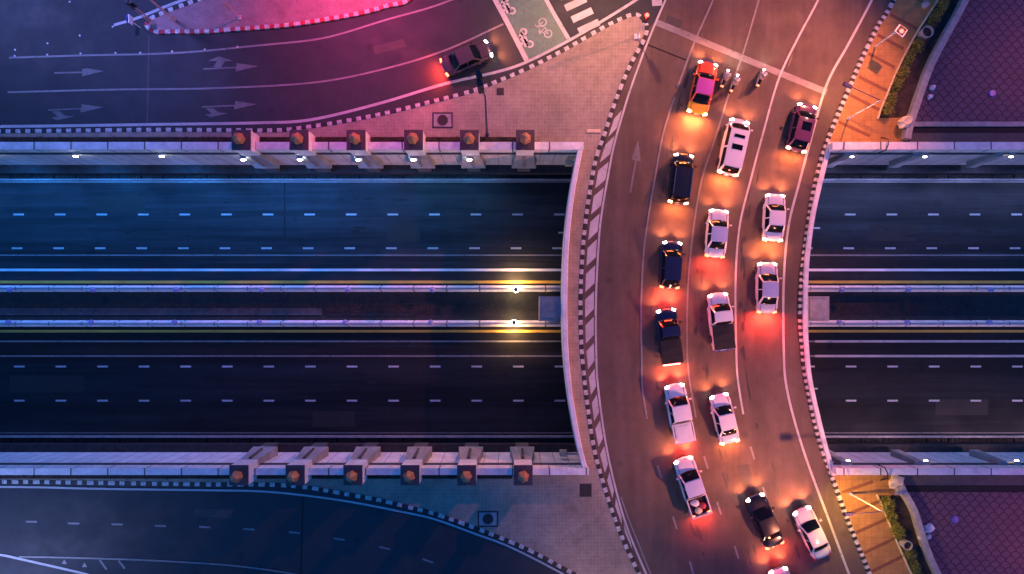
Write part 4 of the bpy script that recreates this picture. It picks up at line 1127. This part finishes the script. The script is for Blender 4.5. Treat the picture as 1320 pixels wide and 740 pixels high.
WH = (.72, .70, .70); BK = (.012, .013, .018); NV = (.012, .018, .05)
cars = [
 car('sedan', (913.5, 79), (898, 147), (.75, .10, .015), 'red-orange taxi with a purple roof and glowing yellow tail at the head of the queue', 'taxi', 'taxi', 1.85, tail='hot', roofcol=(.45, .08, .38), tailp=3.0, H=1.5, extras=('yellowtail',)),
 car('suv', (953, 154), (936.5, 226), WH, 'white van-like SUV with two dark sunroof panels behind the taxi', 'SUV', 'white_suv', 1.92, tail='hot', extras=('sunroof', 'van'), tailp=1.6),
 car('hatch', (1040.5, 134), (1025, 195), (.13, .035, .075), 'plum coloured car with an open sunroof beside the right kerb near the stop line', 'car', 'plum_car', 1.85, extras=('sunroof',), tail='hot', H=1.5),
 car('suv', (881, 198), (873, 263), BK, 'black SUV with roof rails in the left lane below the taxi', 'SUV', 'black_suv', 1.82, extras=('rails',), tail='hot', H=1.65),
 car('sedan', (927, 269), (921, 332), WH, 'white sedan with bluish sky sheen painted on its roof in the middle lane below the white SUV', 'car', 'white_sedan', 1.8, roofcol=(.40, .45, .62)),  # roof colour paints in the blue reflection of the sky
 car('sedan', (999.5, 249), (995.5, 311), WH, 'plain white sedan alone in the upper part of the right lane', 'car', 'white_sedan', 1.8, tail='hot'),
 car('hatch', (866.5, 310), (862.5, 372), NV, 'dark navy hatchback in the left lane above the dark pickup', 'car', 'navy_hatchback', 1.8, H=1.6),
 car('sedan', (989, 337), (988, 404), (.62, .58, .58), 'silver sedan throwing a red brake glow behind it in the right lane', 'car', 'silver_sedan', 1.8, roofcol=(.34, .38, .58), tailp=2.2),  # bluish roof colour stands in for reflected sky
 car('pickup', (924, 377), (932.5, 451), WH, 'white pickup truck with a dark covered bed in the middle lane', 'pickup truck', 'white_pickup', 1.85, extras=('cover',), tail='off'),
 car('pickup', (857.5, 397), (866.5, 469), NV, 'dark navy pickup truck with a black bed in the left lane', 'pickup truck', 'navy_pickup', 1.8, extras=('cover',), tailp=.7),
 car('pickup', (868, 494), (882.5, 570), WH, 'long white double-cab pickup with a silver bed lid below the navy pickup', 'pickup truck', 'white_pickup', 1.85, extras=('double', 'silvercover'), tailp=.6),
 car('sedan', (926, 507), (941, 571), WH, 'white sedan beside the long double-cab pickup', 'car', 'white_sedan', 1.8, tail='hot', tailp=.8),
 car('pickup', (879, 589), (904, 664), (.62, .56, .62), 'light grey pickup truck with bags loaded in its open bed', 'pickup truck', 'grey_pickup', 1.85, extras=('double',), tailp=.6, roofcol=(.42, .44, .62)),  # sky reflection put into the cab roof's colour
 car('sedan', (972, 638), (999, 704), (.008, .007, .012), 'black sedan with a shiny bonnet at the lower end of the queue', 'car', 'black_sedan', 1.82, tailp=.8),
 car('sedan', (1002, 732), (1022, 800), WH, 'pale car entering the picture at the bottom edge behind the black sedan', 'car', 'pale_car', 1.8),
 car('sedan', (1032, 655), (1061, 718), (.66, .60, .60), 'pale silver car close to the right edge line at the lower end of the bridge', 'car', 'pale_sedan', 1.8, roofcol=(.6, .55, .58), tail='off', heads=1.2),
 car('sedan', (633, 61), (571, 88), (.07, .05, .06), 'dark car with white headlights nearing the green cycle box on the upper street', 'car', 'dark_sedan', 1.75),
]
# bags in the grey pickup's bed
g, gan = cars[12]
for i, (dx, dy, s_, m, lab) in enumerate(((-.25, -1.35, .30, 'white', 'white sack in the bed of the grey pickup truck, nearest the cab'), (.3, -1.75, .27, 'kred', 'red bag in the bed of the grey pickup truck'), (-.15, -2.05, .28, 'cream', 'cream sack in the bed of the grey pickup truck, nearest the tailgate'))):
    p = Matrix.Rotation(gan, 3, 'Z') @ Vector((dx, dy, 0)) + Vector(g.location)
    bm = bmesh.new(); bmesh.ops.create_icosphere(bm, subdivisions=2, radius=s_)
    for v in bm.verts: v.co = Vector((v.co.x * 1.3, v.co.y, v.co.z * .7)) * (1 + .1 * math.sin(v.co.x * 12 + i))
    me = bpy.data.meshes.new('sack'); bm.to_mesh(me); bm.free(); o = link('sack', me, M[m], None, True); o.location = (p.x, p.y, .9); tag(o, lab, 'bag')

# motorcycles waiting at the stop line, with riders
def motorcycle(px, py, an, label, rlabel):
    c = P(px, py, .5); t = thing('motorcycle', label, 'motorcycle', (c.x, c.y, 0), an, 'motorcycles by the stop line')
    for y in (.62, -.62):
        mb = MB(); mb.lathe([(.24, -.05), (.29, -.03), (.29, .03), (.24, .05)], (0, 0, 0), 16, axis='X'); w_ = mb.build('wheel', M['rubber'], t, True); w_.location = (0, y, .29)
        mb = MB(); mb.lathe([(.02, -.04), (.2, -.02), (.2, .02), (.02, .04)], (0, 0, 0), 12, axis='X'); mb.build('rim', M['chrome'], w_)
    mb = MB(); mb.box((0, .35, .62), (.22, .3, .42), taper=.7); mb.box((0, -.05, .42), (.2, .6, .2)); mb.box((0, -.45, .58), (.26, .62, .28), taper=.8); mb.tube([(0, .62, .29), (0, .45, .85)], .045); mb.build('fairing', M['white'], t)
    mb = MB(); mb.box((0, -.38, .77), (.24, .68, .09), taper=.85); mb.build('seat', M['rubber'], t)
    mb = MB(); mb.tube([(-.33, .30, .98), (-.2, .40, .95), (0, .44, .92), (.2, .40, .95), (.33, .30, .98)], .022, 6); mb.build('handlebar', M['blackmetal'], t)
    mb = MB(); mb.lathe([(.09, .55), (.10, .60), (.03, .64)], (0, 0, .84), 12, axis='Y'); mb.build('headlight', M['head'], t)
    mb = MB(); mb.box((0, -.80, .68), (.16, .05, .08)); mb.build('tail_light', M['tail'], t)
    l = light('headlight_beam', 'SPOT', (0, .72, .84), 60, (1, .7, .5), t, .05, spot_size=R(90), spot_blend=.9); l.rotation_euler = (R(75), 0, 0)
    # rider: one continuous skinned body
    V = [((0, -.32, .86), .14), ((0, -.30, 1.08), .15), ((0, -.22, 1.30), .16), ((0, -.18, 1.42), .07), ((0, -.16, 1.50), .065), ((0, -.13, 1.60), .10)]
    E = [(0, 1), (1, 2), (2, 3), (3, 4), (4, 5)]
    for sx in (-1, 1):
        n = len(V); V += [((sx * .19, -.20, 1.36), .062), ((sx * .28, .02, 1.18), .048), ((sx * .30, .24, 1.03), .034), ((sx * .305, .30, 1.01), .034)]; E += [(2, n), (n, n + 1), (n + 1, n + 2), (n + 2, n + 3)]
        for q in range(4):
            m_ = len(V); V += [((sx * (.27 + q * .022), .36, 1.0), .010), ((sx * (.27 + q * .022), .375, .965), .009)]; E += [(n + 3, m_), (m_, m_ + 1)]
        m_ = len(V); V += [((sx * .265, .31, .975), .011), ((sx * .268, .345, .955), .010)]; E += [(n + 3, m_), (m_, m_ + 1)]
        n = len(V); V += [((sx * .13, -.22, .86), .095), ((sx * .20, .14, .82), .068), ((sx * .18, .04, .42), .05), ((sx * .18, .04, .36), .045), ((sx * .18, .20, .34), .04)]; E += [(0, n), (n, n + 1), (n + 1, n + 2), (n + 2, n + 3), (n + 3, n + 4)]
    me = bpy.data.meshes.new('person'); me.from_pydata([v[0] for v in V], E, []); me.update()
    o = link('person', me, M['cloth']); o.location = (c.x, c.y, 0); o.rotation_euler = (0, 0, an)
    md = o.modifiers.new('skin', 'SKIN'); 
    for sv, (p_, r_) in zip(me.skin_vertices[0].data, V): sv.radius = (r_, r_)
    me.skin_vertices[0].data[0].use_root = True
    s2 = o.modifiers.new('smooth', 'SUBSURF'); s2.levels = 1; s2.render_levels = 1
    tag(o, rlabel, 'person', 'riders by the stop line')
    mb = MB(); mb.lathe([(.09, 1.50), (.135, 1.56), (.15, 1.65), (.125, 1.75), (.06, 1.80), (.01, 1.81)], (0, -.13, 0), 16); mb.build('helmet', M['helmet'], o, True)
motorcycle(980, 100, R(-19), 'white motorcycle standing just over the stop line in the third lane', 'person in a grey jacket and white helmet riding the motorcycle nearest the right kerb')
motorcycle(934, 101, R(-19), 'white motorcycle beside the front of the red-orange taxi', 'person in a white helmet riding the motorcycle right beside the taxi')
motorcycle(946, 107, R(-20), 'white motorcycle on the lane line between the taxi lane and the white SUV', 'person in a white helmet riding the middle motorcycle on the lane line')
